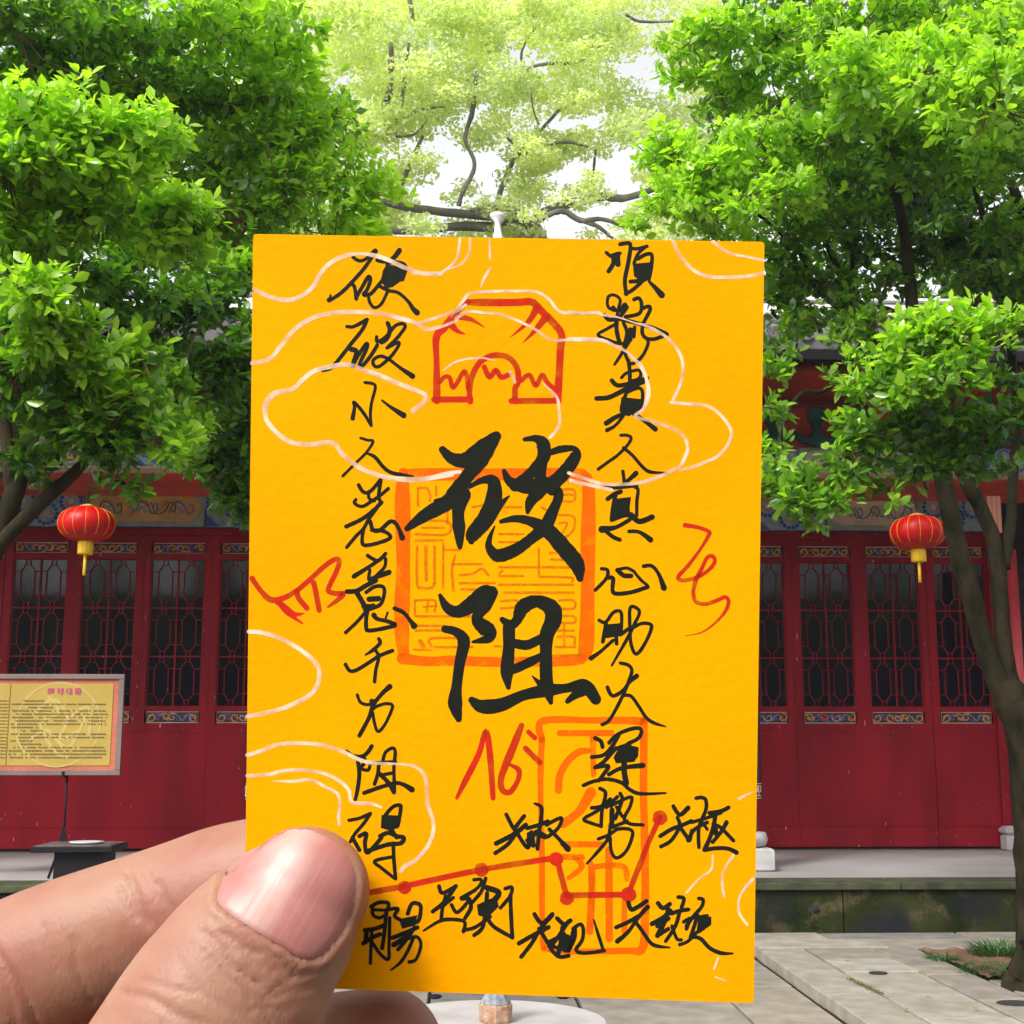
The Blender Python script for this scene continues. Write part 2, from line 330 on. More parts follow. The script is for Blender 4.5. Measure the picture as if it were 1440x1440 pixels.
# platform: coping stones and foundation blocks
COP = .06
M['cop'] = mat('mossy_edge_stone', (.042, .046, .02), rough=.9, var=.5, vscale=6, bump=.3)
x = -8.0
while x < XPR:
    w_ = random.uniform(1.3, 2.0); x1 = min(x + w_, XPR); b = MB(); b.box(x + .004, x1 - .004, YP - .05, YP + .42, FZ - COP, FZ, b=.008)
    hb('coping_stone', M['cop'], b); x = x1
xj = X_(1186, YP, 1280)
edges = sorted([xj - k for k in (0, 1.15, 2.6, 4.1, 5.4, 6.9, 8.2, 9.3, 10.6)] + [xj + 2.3, xj + 4.4, XPR])
for a, c in zip(edges[:-1], edges[1:]):
    b = MB(); b.box(a + .006, c - .006, YP, YP + .35, GZ - .05, FZ - COP - .004, b=.01)
    if a < xj - .01 and c > xj - .01:      # the block with a drain hole
        pass
    hb('foundation_stone', M['moss'], b)
hp = wp(1147, 1279, YP); b = MB(); b.lathe([(.035, 0), (.035, -.02), (.04, -.02)], n=16)
o = b.build('drain_hole', M['dark_room'], hall); o.matrix_parent_inverse = Matrix.Translation((0, -YD, -FZ)); o.location = (hp.x, YP - .002, hp.z); o.rotation_euler = (pi / 2, 0, 0)
b = MB(); b.box(-8.0, XPR, YP + .42, YD + .6, FZ - .3, FZ - .004); hb('porch_floor', M['floor'], b)
# ---- door leaves
z_sill = Z_(1163, YD - .05); z_head = Z_(752, YD); LW = 96.3 / F * YD * 1.012
def zz(y): return Z_(y, YD)
def door_parts(w):
    hw = w / 2; st = .085; fr = MB()
    zt, zb = zz(756) - FZ, zz(1192) - FZ
    for sx in (-1, 1):
        a, c = sorted((sx * hw - sx * .004, sx * (hw - st))); fr.box(a, c, -.03, .03, zb, zt, b=.006)
        a, c = sorted((sx * (hw - st + .001), sx * (hw - st - .018))); fr.box(a, c, -.012, .02, zz(995) - FZ, zz(788) - FZ)
    i0, i1 = -hw + st + .0005, hw - st - .0005
    for ya, yb in ((756, 766.5), (781, 790), (993, 1001), (1017, 1027), (1163, 1192)): fr.box(i0, i1, -.027, .027, zz(yb) - FZ, zz(ya) - FZ, b=.004)
    fr = fr.mesh('door_frame')
    pn = MB(); z0, z1 = zz(1163) - FZ, zz(1027) - FZ
    pn.box(-hw + .005, hw - .005, -.034, -.0285, z0 + .002, z1 - .03, b=.002); pn.box(i0, i1, -.0284, .012, z0, z1); pn = pn.mesh('panel')
    # lattice in 2 x 3 cells
    lt = MB(); cw = (i1 - i0 - .036) / 2; z0, z1 = zz(993) - FZ, zz(790) - FZ; ch = (z1 - z0) / 3; xa = i0 + .018
    lt.box(xa + cw - .009, xa + cw + .009, -.014, .006, z0, z1)
    for k in (1, 2): lt.box(xa, xa + cw - .0095, -.014, .006, z0 + k * ch - .009, z0 + k * ch + .009); lt.box(xa + cw + .0095, xa + 2 * cw, -.014, .006, z0 + k * ch - .009, z0 + k * ch + .009)
    t = .009
    for c_ in range(2):
        for r_ in range(3):
            cx = xa + (c_ + .5) * cw; cz = z0 + (r_ + .5) * ch; a = cw * .27; h = ch * .385; k = a * .62
            O = [(cx - a, cz - h + k * 1.5), (cx - a + k, cz - h), (cx + a - k, cz - h), (cx + a, cz - h + k * 1.5), (cx + a, cz + h - k * 1.5), (cx + a - k, cz + h), (cx - a + k, cz + h), (cx - a, cz + h - k * 1.5)]
            lt.ribbon_y(O, t, -.012, .004, close=True)
            for s_ in (-1, 1):
                for q in (-1, 1):
                    xb = cx + q * a * 1.0; xo = cx + q * cw / 2
                    zz_ = cz + s_ * h * .66; x0, x1 = sorted((xb + q * t / 2, xo - q * .009)); lt.box(x0, x1, -.010, .003, zz_ - t / 2, zz_ + t / 2)
                for q in (-1, 1):
                    xv = cx + q * (a - k) * .8; z_a, z_b = sorted((cz + s_ * h + s_ * t / 2, cz + s_ * (ch / 2 - .009))); lt.box(xv - t / 2, xv + t / 2, -.010, .003, z_a, z_b)
    lt = lt.mesh('lattice')
    pane = MB(); pane.box(-cw / 2 + .004, cw / 2 - .004, 0, .004, -ch / 2 + .004, ch / 2 - .004); pane = pane.mesh('pane')
    cells = [(xa + (c_ + .5) * cw, z0 + (r_ + .5) * ch) for c_ in range(2) for r_ in range(3)]
    return fr, pn, lt, pane, cells, i0, i1
fr, pn, lt, pane, cells, i0, i1 = door_parts(LW)
def strip_mesh(i0, i1, z0, z1, seed):
    r = random.Random(seed); b = MB(); b.box(i0 + .02, i1 - .02, -.006, .006, z0, z1, mi=0)
    fr_ = [(i0 + .02, z0), (i1 - .02, z0), (i1 - .02, z1), (i0 + .02, z1)]; b.ribbon_y(fr_, .008, -.014, -.005, mi=2, close=True)
    W_ = i1 - i0 - .06; H = z1 - z0; n = 7
    for k in range(n):
        cx = i0 + .03 + W_ * (k + .5) / n; cz = (z0 + z1) / 2; mi = [1, 3, 1, 4, 1, 3, 1][k]
        if r.random() < .3: mi = r.choice((1, 3, 4, 5))
        ph = r.uniform(0, 6.28); s_ = r.choice((-1, 1)); P = []
        for q in range(9):
            rr = H * .42 * (1 - q / 11); aa = ph + s_ * q * .75; P.append((cx + rr * 1.25 * cos(aa), cz + rr * sin(aa)))
        b.ribbon_y(P, .013, -.020, -.005, mi=mi)
        b.ribbon_y([(cx - W_ / n * .45, cz - H * .3 * s_), (cx - .01, cz + .1 * H), (cx + W_ / n * .45, cz + H * .32 * s_)], .009, -.018, -.005, mi=r.choice((1, 5)))
    return b.mesh('carved_strip')
M['strip'] = mat('dark_plum_paint', (.035, .012, .025), rough=.5)
SM = [M['strip'], M['gold'], M['cream'], M['blue'], M['mauve'], M['red_orange']]
strips_t = [strip_mesh(i0, i1, zz(781) - FZ + .004, zz(766.5) - FZ - .004, k) for k in range(3)]
strips_b = [strip_mesh(i0, i1, zz(1017) - FZ + .004, zz(1001) - FZ - .004, k + 10) for k in range(3)]
for s_ in strips_t + strips_b:
    for q in SM: s_.materials.append(q)
for me_, m_ in ((fr, M['red']), (pn, M['red']), (lt, M['red']), (pane, M['glass'])): me_.materials.append(m_)
def leaf_door(cx, k):
    root = obj('door', fr, None, hall); root.location = (cx, 0, 0)
    obj('lower_panel', pn, None, root); obj('lattice', lt, None, root)
    for (a, c) in cells: obj('pane', pane, None, root, (a, .008, c))
    obj('carved_strip', strips_t[k % 3], None, root, (0, 0, 0)); obj('carved_strip', strips_b[k % 3], None, root, (0, 0, 0))
# right group: dividers at 1117,1212,1307,1403 ; left group: 99,196,294
dx = [X_(q, YD, 950) for q in (1117, 1212, 1307, 1403)]
Rg = [dx[0] - LW * k for k in range(0, 2)][::-1] + dx[1:]
cs = [(dx[i] + dx[i + 1]) / 2 for i in range(3)] + [dx[0] - LW / 2]
lx = [X_(q, YD, 950) for q in (99, 196, 294)]
cs += [lx[2] + LW / 2, (lx[1] + lx[2]) / 2, (lx[0] + lx[1]) / 2, lx[0] - LW / 2, lx[0] - 1.5 * LW, lx[0] - 2.5 * LW]
a_, c_ = lx[2] + LW, dx[0] - LW; n_ = 6; 
for k, cx in enumerate(cs): leaf_door(cx, k)
for k in range(n_): leaf_door(a_ + .25 + (c_ - a_ - .5) * (k + .5) / n_, k)
# frame above/beside the doors
b = MB(); b.box(XL, XR + .12, YD - .06, YD + .1, zz(756), zz(747), b=.004); b.box(XL, XR + .12, YD - .035, YD + .1, zz(747) + .002, zz(744.5)); hb('door_lintel', M['red'], b)
for xx in (a_ + .06, c_ - .06): b = MB(); b.box(xx - .1, xx + .1, YD - .05, YD + .06, FZ, zz(756) - .001, b=.01); hb('door_post', M['red'], b)
b = MB(); b.box(XR + .002, XR + .10, YD - .07, YD + .1, FZ, zz(756) - .001, b=.01); hb('door_post', M['red'], b)
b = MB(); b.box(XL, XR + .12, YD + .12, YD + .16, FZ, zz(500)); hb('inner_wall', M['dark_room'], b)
b = MB(); b.box(XL, XR + .12, YD - .01, YD + .11, zz(692.5), zz(560)); hb('upper_wall', M['red_beam'], b)

# ---- painted beams
def medallion(b, cx, cz, r, y, mi_ring, mi_in, mi_c, n=14):
    O = [(cx + r * 1.05 * cos(2 * pi * k / 20), cz + r * 1.05 * sin(2 * pi * k / 20)) for k in range(20)]; b.poly_y(O, y - .002, y + .004, 3)
    for k in range(n):
        a = 2 * pi * k / n; x, z = cx + r * .8 * cos(a), cz + r * .8 * sin(a); q = r * .17
        b.poly_y([(x + q * cos(t_ * pi / 3 + a), z + q * sin(t_ * pi / 3 + a)) for t_ in range(6)], y - .006, y, mi_ring)
    for k in range(8):
        a = 2 * pi * k / 8 + .2; x, z = cx + r * .38 * cos(a), cz + r * .38 * sin(a); q = r * .15
        b.poly_y([(x + q * cos(t_ * pi / 3 + a), z + q * sin(t_ * pi / 3 + a)) for t_ in range(6)], y - .005, y, mi_in)
    b.poly_y([(cx + r * .2 * cos(t_ * pi / 4), cz + r * .2 * sin(t_ * pi / 4)) for t_ in range(8)], y - .007, y, mi_c)
PM = [M['sage'], M['ochre'], M['blue'], M['sky_blue'], M['mauve'], M['gold'], M['navy'], M['cream'], M['red_orange'], M['bracket']]
def cartouche(name, x0, x1, z0, z1, y, base=1, seed=0):
    r = random.Random(seed); b = MB(); H = z1 - z0; k = H * .42; cz = (z0 + z1) / 2
    O = [(x0, cz), (x0 + k * .35, z0 + H * .16), (x0 + k, z0), (x1 - k, z0), (x1 - k * .35, z0 + H * .16), (x1, cz), (x1 - k * .35, z1 - H * .16), (x1 - k, z1), (x0 + k, z1), (x0 + k * .35, z1 - H * .16)]
    b.poly_y(O, y - .004, y + .004, base); b.ribbon_y(O, .02, y - .008, y, mi=0, close=True); b.ribbon_y([(a * .985 + .015 * (x0 + x1) / 2, cz + (c - cz) * .86) for a, c in O], .006, y - .007, y, mi=7, close=True)
    xm = (x0 + x1) / 2
    for q in range(int((x1 - x0) / (H * .75))):      # scrolling vine with flowers
        cx = x0 + k + (q + .5) * (x1 - x0 - 2 * k) / int((x1 - x0) / (H * .75)); s_ = (-1) ** q
        if q % 2 == 0:
            for p in range(9):
                a = 2 * pi * p / 9; x, z = cx + H * .13 * cos(a), cz + H * .13 * sin(a)
                b.poly_y([(x + H * .085 * cos(t_ * pi / 3 + a), z + H * .06 * sin(t_ * pi / 3 + a)) for t_ in range(6)], y - .006 - .0004 * p, y, 4 if p % 3 else 7)
        P = [(cx - H * .4, cz - s_ * H * .18), (cx - H * .2, cz + s_ * H * .22), (cx + H * .1, cz + s_ * H * .1), (cx + H * .25, cz - s_ * H * .2), (cx + H * .45, cz - s_ * H * .1), (cx + H * .4, cz + s_ * H * .15), (cx + H * .3, cz + s_ * H * .05)]
        b.ribbon_y([tuple(v) for v in crom(P, 4)], .012, y - .010, y, mi=r.choice((3, 9, 2, 4)))
        for _ in range(5):
            x, z = cx + r.uniform(-.45, .45) * H, cz + r.uniform(-.26, .26) * H; q2 = H * .04; a = r.uniform(0, 3)
            b.poly_y([(x + q2 * cos(a), z + q2 * sin(a)), (x + q2 * .6 * cos(a + 1.6), z + q2 * .6 * sin(a + 1.6)), (x - q2 * cos(a), z - q2 * sin(a)), (x - q2 * .6 * cos(a + 1.6), z - q2 * .6 * sin(a + 1.6))], y - .0105, y, r.choice((2, 4, 9, 8)))
    return hb(name, PM, b)
def painted_beam(Y, yt, yb, cart, meds, seed):
    zt, zb = Z_(yt, Y), Z_(yb, Y); H = zt - zb
    b = MB(); b.box(XL, XR + .1 if Y > 14 else 9.4, Y, Y + .2, zb, zt, b=.006); hb('painted_beam', PM[0] if Y < 14 else M['navy'], b)
    for k, (a, c) in enumerate(cart):
        b = MB(); b.box(X_(a, Y, yt) - .03, X_(c, Y, yt) + .03, Y - .012, Y - .0005, zb + .01, zt - .01); hb('painted_panel', M['sage'], b)
        cartouche('painted_cartouche', X_(a, Y, yt), X_(c, Y, yt), zb + H * .13, zt - H * .12, Y - .0165, base=1 if k != 1 else 7, seed=seed + k)
    for (a, c, s_) in meds:
        b = MB(); x0, x1 = X_(a, Y, yt), X_(c, Y, yt)
        b.box(x0, x1, Y - .010, Y - .0005, zb + .008, zt - .008, mi=3 if s_ else 1)
        n = max(1, round((x1 - x0) / (H * .62)))
        for k in range(n): medallion(b, x0 + (k + .5) * (x1 - x0) / n, (zb + zt) / 2 + (H * .16 * (-1) ** k), H * .33, Y - .013, 2, 4, 1 if not s_ else 7)
        b.poly_y([(x0, zb + .01), (x0 + H * .35, zb + .01), (x0, zb + H * .35)], Y - .018, Y - .0105, 2); b.poly_y([(x1, zt - .01), (x1 - H * .35, zt - .01), (x1, zt - H * .35)], Y - .018, Y - .0105, 8)
        hb('painted_flower_band', PM, b)
painted_beam(YD - .06, 692, 744.3, [(125, 285), (1165, 1290), (500, 900)], [(18, 118, 1), (292, 380, 1), (1062, 1158, 1), (1297, 1380, 1)], 3)
painted_beam(YC, 626, 660, [(52, 185), (1130, 1300), (-300, -100), (500, 900)], [(-60, 45, 0), (195, 340, 1), (1065, 1122, 1), (1310, 1390, 0), (1400, 1440, 1)], 9)
b = MB(); b.box(XL, 9.4, YC - .03, YC + .23, Z_(662.5, YC), Z_(660, YC) - .001); hb('beam_moulding', mat('cream_moulding', (.45, .36, .25), rough=.6), b)
b = MB(); b.box(XL, 9.4, YC + .22, YD, Z_(640, YC), Z_(640, YC) + .04); hb('porch_ceiling', M['red_orange'], b)
# upper boards over the front beam with scroll brackets
b = MB(); b.box(XL, 9.4, YC + .04, YC + .1, Z_(625, YC) + .002, Z_(470, 11.0) + .215 * (Z_(442, 17.0) - Z_(470, 11.0)) - .16); hb('bracket_board', M['red_orange'], b)
for ya, yb, m_ in ((560, 570, 'dark_red'), (508, 516, 'dark_red'), (470, 505, 'red_beam')):
    b = MB(); b.box(XL, 9.4, YC - .05, YC + .035, Z_(yb, YC), Z_(ya, YC), b=.01); hb('frieze_beam', M[m_], b)
def bracket_outline(h):
    half = [(0.03, 0), (.06, .05), (.14, .06), (.30, .10), (.42, .2), (.46, .33), (.40, .38), (.36, .28), (.28, .22), (.16, .22), (.09, .30), (.07, .45), (.10, .60), (.17, .70), (.19, .85), (.13, 1.0)]
    return [(x * h, z * h) for x, z in half] + [(-x * h, z * h) for x, z in half[::-1]]
hz0, hz1 = Z_(626, YC), Z_(572, YC); me_b = MB(); me_b.poly_y([(a * 1.25, c) for a, c in bracket_outline(hz1 - hz0)], -.05, .03); me_b = me_b.mesh('bracket'); me_b.materials.append(M['bracket'])
xb = X_(1148, YC, 600) - .44 * 16
while xb < 6.0:
    o = obj('scroll_bracket', me_b, None, hall); o.matrix_parent_inverse = Matrix.Translation((0, -YD, -FZ)); o.location = (xb, YC, hz0 + .003); xb += .44
# roof
YE = 11.0; ZE = Z_(470, YE); YR = 17.0; ZR = Z_(442, YR)
def roof_z(y):
    t = (y - YE) / (YR - YE); return ZE + (ZR - ZE) * (t ** 1.25)
b = MB(); prof = [(YE + (YR - YE) * k / 8, roof_z(YE + (YR - YE) * k / 8)) for k in range(9)]
back = [(2 * YR - y, z) for y, z in prof[::-1][1:]]
P = prof + back; X0, X1 = -10.5, 9.5
vs = [(X0, y, z) for y, z in P] + [(X1, y, z) for y, z in P] + [(X0, y, z - .14) for y, z in P] + [(X1, y, z - .14) for y, z in P]; n = len(P)
fs = []
for i in range(n - 1): fs += [(i, i + 1, n + i + 1, n + i), (2 * n + i, 3 * n + i, 3 * n + i + 1, 2 * n + i + 1), (i, 2 * n + i, 2 * n + i + 1, i + 1), (n + i, n + i + 1, 3 * n + i + 1, 3 * n + i)]
fs += [(0, n, 3 * n, 2 * n), (n - 1, 3 * n - 1, 4 * n - 1, 2 * n - 1)]
b.add(vs, fs); hb('roof', M['tile'], b)
b = MB(); x = X0 + .15
while x < X1:
    pts = [(x, y, z + .03) for y, z in prof]; b.tube(pts, .055, n=7); x += .26
o = hb('roof_tile', M['tile'], b); o['kind'] = 'stuff'
b = MB(); b.box(X0, X1, YE - .03, YE + .04, ZE - .2, ZE - .13 + .02); hb('eave_board', M['black'], b)

me_d = MB(); me_d.poly_y([(.062 * cos(2 * pi * k / 14), .062 * sin(2 * pi * k / 14)) for k in range(14)], -.02, .01); me_d = me_d.mesh('eave_disc'); me_d.materials.append(M['tile'])
x = X0 + .15
while x < X1:
    o = obj('eave_disc', me_d, None, hall); o.matrix_parent_inverse = Matrix.Translation((0, -YD, -FZ)); o.location = (x, YE - .01, ZE + .03); x += .26
b = MB(); b.box(X0, X1, YR - .16, YR + .16, ZR - .05, ZR + .16, b=.03); b.box(X0, X1, YR - .2, YR + .2, ZR + .162, ZR + .22, b=.02); hb('roof_ridge', M['ridge'], b)
b = MB(); k = Z_(300, YR) - (ZR + .22)
b.lathe([(.30, 0), (.30, .08), (.20, .12), (.24, .25), (.30, .38), (.27, .52), (.12, .62), (.15, .66), (.16, .72), (.09, .78), (.06, .9), (.05, 1.0), (.13, 1.06), (.14, 1.1), (.02, 1.12)], n=24)
o = b.build('ridge_finial', M['ridge'], hall); o.matrix_parent_inverse = Matrix.Translation((0, -YD, -FZ)); o.location = (X_(700, YR, 320), YR, ZR + .22); o.scale = (.75, .75, k / 1.12)
# columns with stone plinths
rc = .20
cxl = [X_(1067, YC, 1120) - rc, X_(349, YC, 1120) + rc]; cxl += [2 * cxl[1] - cxl[0]]
for cx in cxl:
    b = MB(); b.tube([(cx, YC + .1, FZ + .34), (cx, YC + .1, Z_(655, YC))], rc, n=28); c = hb('column', M['dark_red'], b)
    b = MB(); b.box(cx - .285, cx + .285, YC - .2, YC + .4, FZ, FZ + .2, b=.015); b.lathe([(.22, .2), (.27, .22), (.29, .27), (.27, .33), (.21, .34)], c=(cx, YC + .1, FZ), n=28); hb('column_plinth', M['plinth'], b)
pcx = X_(1413, YD, 1180); b = MB(); b.box(pcx - .08, pcx + .3, YD - .25, YD - .08, FZ, FZ + .16, b=.012); b.box(pcx - .095, pcx + .3, YD - .27, YD - .075, FZ + .162, FZ + .26, b=.035); hb('column_plinth', M['plinth'], b)
# couplet boards hung on the columns
BD = mat('black_lacquer_board', (.018, .012, .022), rough=.25)
for i, cx in enumerate(cxl[:2]):
    zt, zb = Z_(760, YC), Z_(1123, YC); n = 9; b = MB(); vs = []; R = rc + .02
    for z in (zb, zt):
        for rr in (R, R + .03):
            for k in range(n): a = -pi / 2 + (k - (n - 1) / 2) * .32; vs.append((rr * cos(a), rr * sin(a), z))
    fs = []
    for k in range(n - 1): fs += [(n + k, n + k + 1, 3 * n + k + 1, 3 * n + k), (k, 2 * n + k, 2 * n + k + 1, k + 1), (k, k + 1, n + k + 1, n + k), (2 * n + k, 3 * n + k, 3 * n + k + 1, 2 * n + k + 1)]
    fs += [(0, n, 3 * n, 2 * n), (n - 1, 3 * n - 1, 4 * n - 1 - 0, 2 * n - 1 + 0)]
    fs[-1] = (n - 1, 3 * n - 1, 4 * n - 1, 2 * n - 1)
    b.add(vs, fs); o = b.build('couplet_board', BD, None, (cx, YC + .1, 0))
    tag(o, ['curved black couplet board with gold writing on the column right of the yellow card', 'curved black couplet board on the column left of the yellow card'][i], 'plaque')
    def cyl(px, z, off): a = -pi / 2 + px / (R + .03); return ((R + .031 + off) * cos(a), (R + .031 + off) * sin(a), z)
    b = MB()
    def bar(p, q, w):      # short raised bar on the curved face
        (x0, z0), (x1, z1) = p, q; dx_, dz_ = x1 - x0, z1 - z0; l = sqrt(dx_ ** 2 + dz_ ** 2) or 1; nx_, nz_ = -dz_ / l * w / 2, dx_ / l * w / 2
        c4 = [(x0 + nx_, z0 + nz_), (x0 - nx_, z0 - nz_), (x1 - nx_, z1 - nz_), (x1 + nx_, z1 + nz_)]
        b.add([cyl(u, v, .003) for u, v in c4] + [cyl(u, v, -.002) for u, v in c4], [(0, 1, 2, 3), (0, 4, 5, 1), (1, 5, 6, 2), (2, 6, 7, 3), (3, 7, 4, 0)])
    for k in range(9):                      # fret border at the foot
        x0 = -.27 + k * .06; zb2 = zb + .005
        bar((x0, zb2 + .02), (x0 + .045, zb2 + .02), .008); bar((x0, zb2 + .02), (x0, zb2 + .11), .008); bar((x0, zb2 + .11), (x0 + .045, zb2 + .11), .008); bar((x0 + .045, zb2 + .11), (x0 + .045, zb2 + .05), .008); bar((x0 + .02, zb2 + .06), (x0 + .045, zb2 + .06), .008)
    for k in range(8): x0 = -.27 + k * .068; bar((x0, zb + .135), (x0 + .066, zb + .135), .007); bar((x0, zb + .003), (x0 + .066, zb + .003), .006)
    bb = b.build('fret_border', M['cream'], o); b = MB()
    for q in range(6):                       # gold cursive strokes
        zc = zb + .35 + q * .36; P = [(.03, .13), (-.06, .07), (.08, .1), (.12, .02), (-.02, -.02), (-.1, -.1), (.05, -.06), (.15, -.12), (.17, -.02), (.12, .05)]
        P = [tuple(v) for v in crom(P, 4)]
        for a, c in zip(P[:-1], P[1:]): bar((a[0], zc + a[1]), (c[0], zc + c[1]), .016)
    b.build('gold_writing', M['gold'], o)
# right end: dark passage and side wing beyond the hall corner
b = MB(); b.box(XR + .11, 9.4, YD + .2, YD + .3, FZ, Z_(600, YD)); wg = b.build('passage_wall', M['dark_room']); tag(wg, 'wall painted dark for the shaded passage beyond the right end of the red hall, behind the tree trunk', 'wall')
b = MB(); sx_ = X_(1428, 14.2, 900); b.tube([(sx_, 14.2, FZ), (sx_, 14.2, Z_(770, 14.2))], .065, n=20); o = b.build('red_post', mat('bright_red_post', (.50, .05, .06), rough=.45, var=.1)); tag(o, 'round bright red post seen between the stems at the right edge', 'post')
b = MB(); x0 = X_(1386, YC, 700)
for k in range(3): b.box(x0 + k * .045, x0 + k * .045 + .04, YC - .035, YC - .02, Z_(746, YC), Z_(694, YC))
hb('salmon_board', mat('salmon_paint', (.55, .22, .15), rough=.6, var=.1), b)

# ================================================================== lanterns
def lantern(px, py, w, label, D=11.6):
    c = wp(px, py, D); R = w / 2 / F * D; H = R * .60; t = thing('red_lantern', label, 'lantern', (c.x, c.y, c.z), 'red lanterns hanging from the eaves')
    prof = [(R * .26, H), (R * .45, H * .97)] + [(R * (.22 + .78 * cos(a) ** .8), H * sin(a) * .97) for a in [1.15, .9, .65, .4, .18, 0, -.18, -.4, -.65, -.9, -1.15]] + [(R * .45, -H * .97), (R * .26, -H)]
    b = MB(); b.lathe(prof, n=112, lobes=14, amp=.014); b.build('lantern_body', M['lantern'], t)
    b = MB()
    for k in range(14):
        a = 2 * pi * k / 14 + pi / 14 * 0
        pts = [((r * .988 + .0012) * cos(a), (r * .988 + .0012) * sin(a), z) for r, z in prof[2:-3]]; b.tube(pts, .0016, n=5)
    b.build('gold_rib', M['yellow'], t)
    b = MB(); b.lathe([(R * .27, 0), (R * .28, .012), (R * .18, .02), (R * .05, .03)], c=(0, 0, H), n=20); b.build('lantern_cap', M['gold'], t)
    b = MB(); b.lathe([(R * .24, 0), (R * .27, -.01), (R * .27, -R * .46), (R * .25, -R * .47)], c=(0, 0, -H * 1.0), n=36, lobes=12, amp=.05); b.build('yellow_skirt', M['yellow'], t)
    b = MB(); b.tube([(0, 0, -H - R * .45), (.002, 0, -H - R * .8), (0, 0, -H - R * 1.22)], [R * .05, R * .055, R * .06], n=10); b.build('tassel', M['yellow'], t)
    b = MB(); b.tube([(0, 0, H + .02), (0, 0, H + .35)], .004, n=6)
    b.tube([(0, 0, H + .35), (0, (YC - D) * .98, Z_(640, YC) - c.z)], .003, n=6); b.build('hanging_wire', M['black'], t)
lantern(122, 737, 80, 'round red lantern with yellow tassel hanging at left above the notice board')
lantern(1290, 749, 79, 'round red lantern with yellow tassel hanging at right beside the slanting tree stems')

# ================================================================== notice board, incense stand
YS = 12.15; xl, xr = X_(-130, YS, 1010), X_(172, YS, 1010); zt, zb = Z_(949, YS), Z_(1090, YS)
sb = thing('notice_board', 'yellow notice board in a brown frame with pink heading, on a thin black stand', 'sign', ((xl + xr) / 2, YS, FZ))
ox, oy, oz = sb.location
def SB(name, m, b): o = b.build(name, m, sb); o.matrix_parent_inverse = Matrix.Translation((-ox, -oy, -oz)); return o
b = MB(); fw = .045
b.box(xl, xr, YS, YS + .04, zt - fw, zt, b=.004); b.box(xl, xr, YS, YS + .04, zb, zb + fw, b=.004); b.box(xl, xl + fw, YS, YS + .04, zb + fw + .001, zt - fw - .001, b=.004); b.box(xr - fw, xr, YS, YS + .04, zb + fw + .001, zt - fw - .001, b=.004); SB('frame', M['frame'], b)
bx0, bx1, bz0, bz1 = xl + fw, xr - fw, zb + fw, zt - fw
b = MB(); b.box(bx0, bx1, YS + .022, YS + .035, bz0, bz1); SB('backing', mat('orange_print', (.42, .12, .07), rough=.5, spec=.2, var=.1), b)
b = MB(); x = bx0; g = .002
while x < bx1:
    x2 = x + random.uniform(.05, .075); b.box(x2 - g, x2, YS + .0205, YS + .0225, bz1 - .04, bz1); b.box(x2 - g, x2, YS + .0205, YS + .0225, bz0, bz0 + .04); x = x2
z = bz0
while z < bz1: b.box(bx1 - .05, bx1, YS + .0205, YS + .0225, z, z + g); z += .075
SB('border_line', mat('dark_orange_line', (.25, .05, .03)), b)
yx1 = bx1 - .05; yz0, yz1 = bz0 + .04, bz1 - .04
b = MB(); b.box(bx0 + .05, yx1, YS + .017, YS + .0217, yz0, yz1); SB('yellow_sheet', mat('mustard_print', (.36, .255, .055), rough=.5, spec=.2, var=.06), b)
b = MB(); cx, cz, rr = xr - .56, (yz0 + yz1) / 2, .365
b.ribbon_y([(cx + rr * cos(2 * pi * k / 48), cz + rr * sin(2 * pi * k / 48) * 1.0) for k in range(48)], .016, YS + .0155, YS + .0172, close=True)
for qk, P in enumerate(([(-.2, .1), (-.05, .22), (.08, .05), (.02, -.12), (.2, -.05)], [(-.25, -.15), (-.1, -.05), (.1, -.2), (.25, .1)], [(-.1, .25), (0, .1), (-.15, 0), (0, -.25), (.12, -.28)], [(.05, .02), (.25, .15), (.28, -.1)])):
    b.ribbon_y([(cx + v[0], cz + v[1]) for v in crom(P, 6)], .028, YS + .0154 - .00025 * qk, YS + .0172)
SB('pale_emblem', mat('pale_yellow_print', (.41, .315, .10), rough=.5, spec=.2), b)
M['magenta'] = mat('magenta_ink', (.50, .03, .18)); b = MB(); r_ = random.Random(4); xs0 = X_(47/4, YS, 1000); b.box(xs0, xs0 + .003, YS + .0125, YS + .0138, yz0, yz1)
tx0 = X_(15, YS, 1000); tx1 = X_(149, YS, 1000)
for q in range(18):
    z = yz1 - .155 - q * (yz1 - yz0 - .19) / 18; a = tx0 + (.1 if q in (0, 2, 9, 13) else r_.choice((0, .01, .04))); e_ = tx1 if q not in (0, 2, 8, 9, 12, 13) else a + r_.uniform(.12, .35)
    x = a
    while x < e_:
        l = r_.choice((.012, .016, .016, .02)); 
        if r_.random() < .88:
            b.box(x, x + l, YS + .0122, YS + .0138, z + .003, z + .0075); b.box(x + .002, x + l * .5, YS + .0122, YS + .0138, z + .009, z + .013); b.box(x + l * .55, x + l * .7, YS + .0122, YS + .0138, z - .003, z + .0025)
        x += l + .004
    for k in range(2):
        x = xs0 - .02 - .02 * k
        b.box(x, x + .014, YS + .0122, YS + .0138, z + .003, z + .008)
    x = xs0 - .25
    while x < xs0 - .05: b.box(x, x + .014, YS + .0122, YS + .0138, z + .003, z + .009); x += .02
SB('printed_text', mat('dark_brown_ink', (.07, .04, .03)), b)
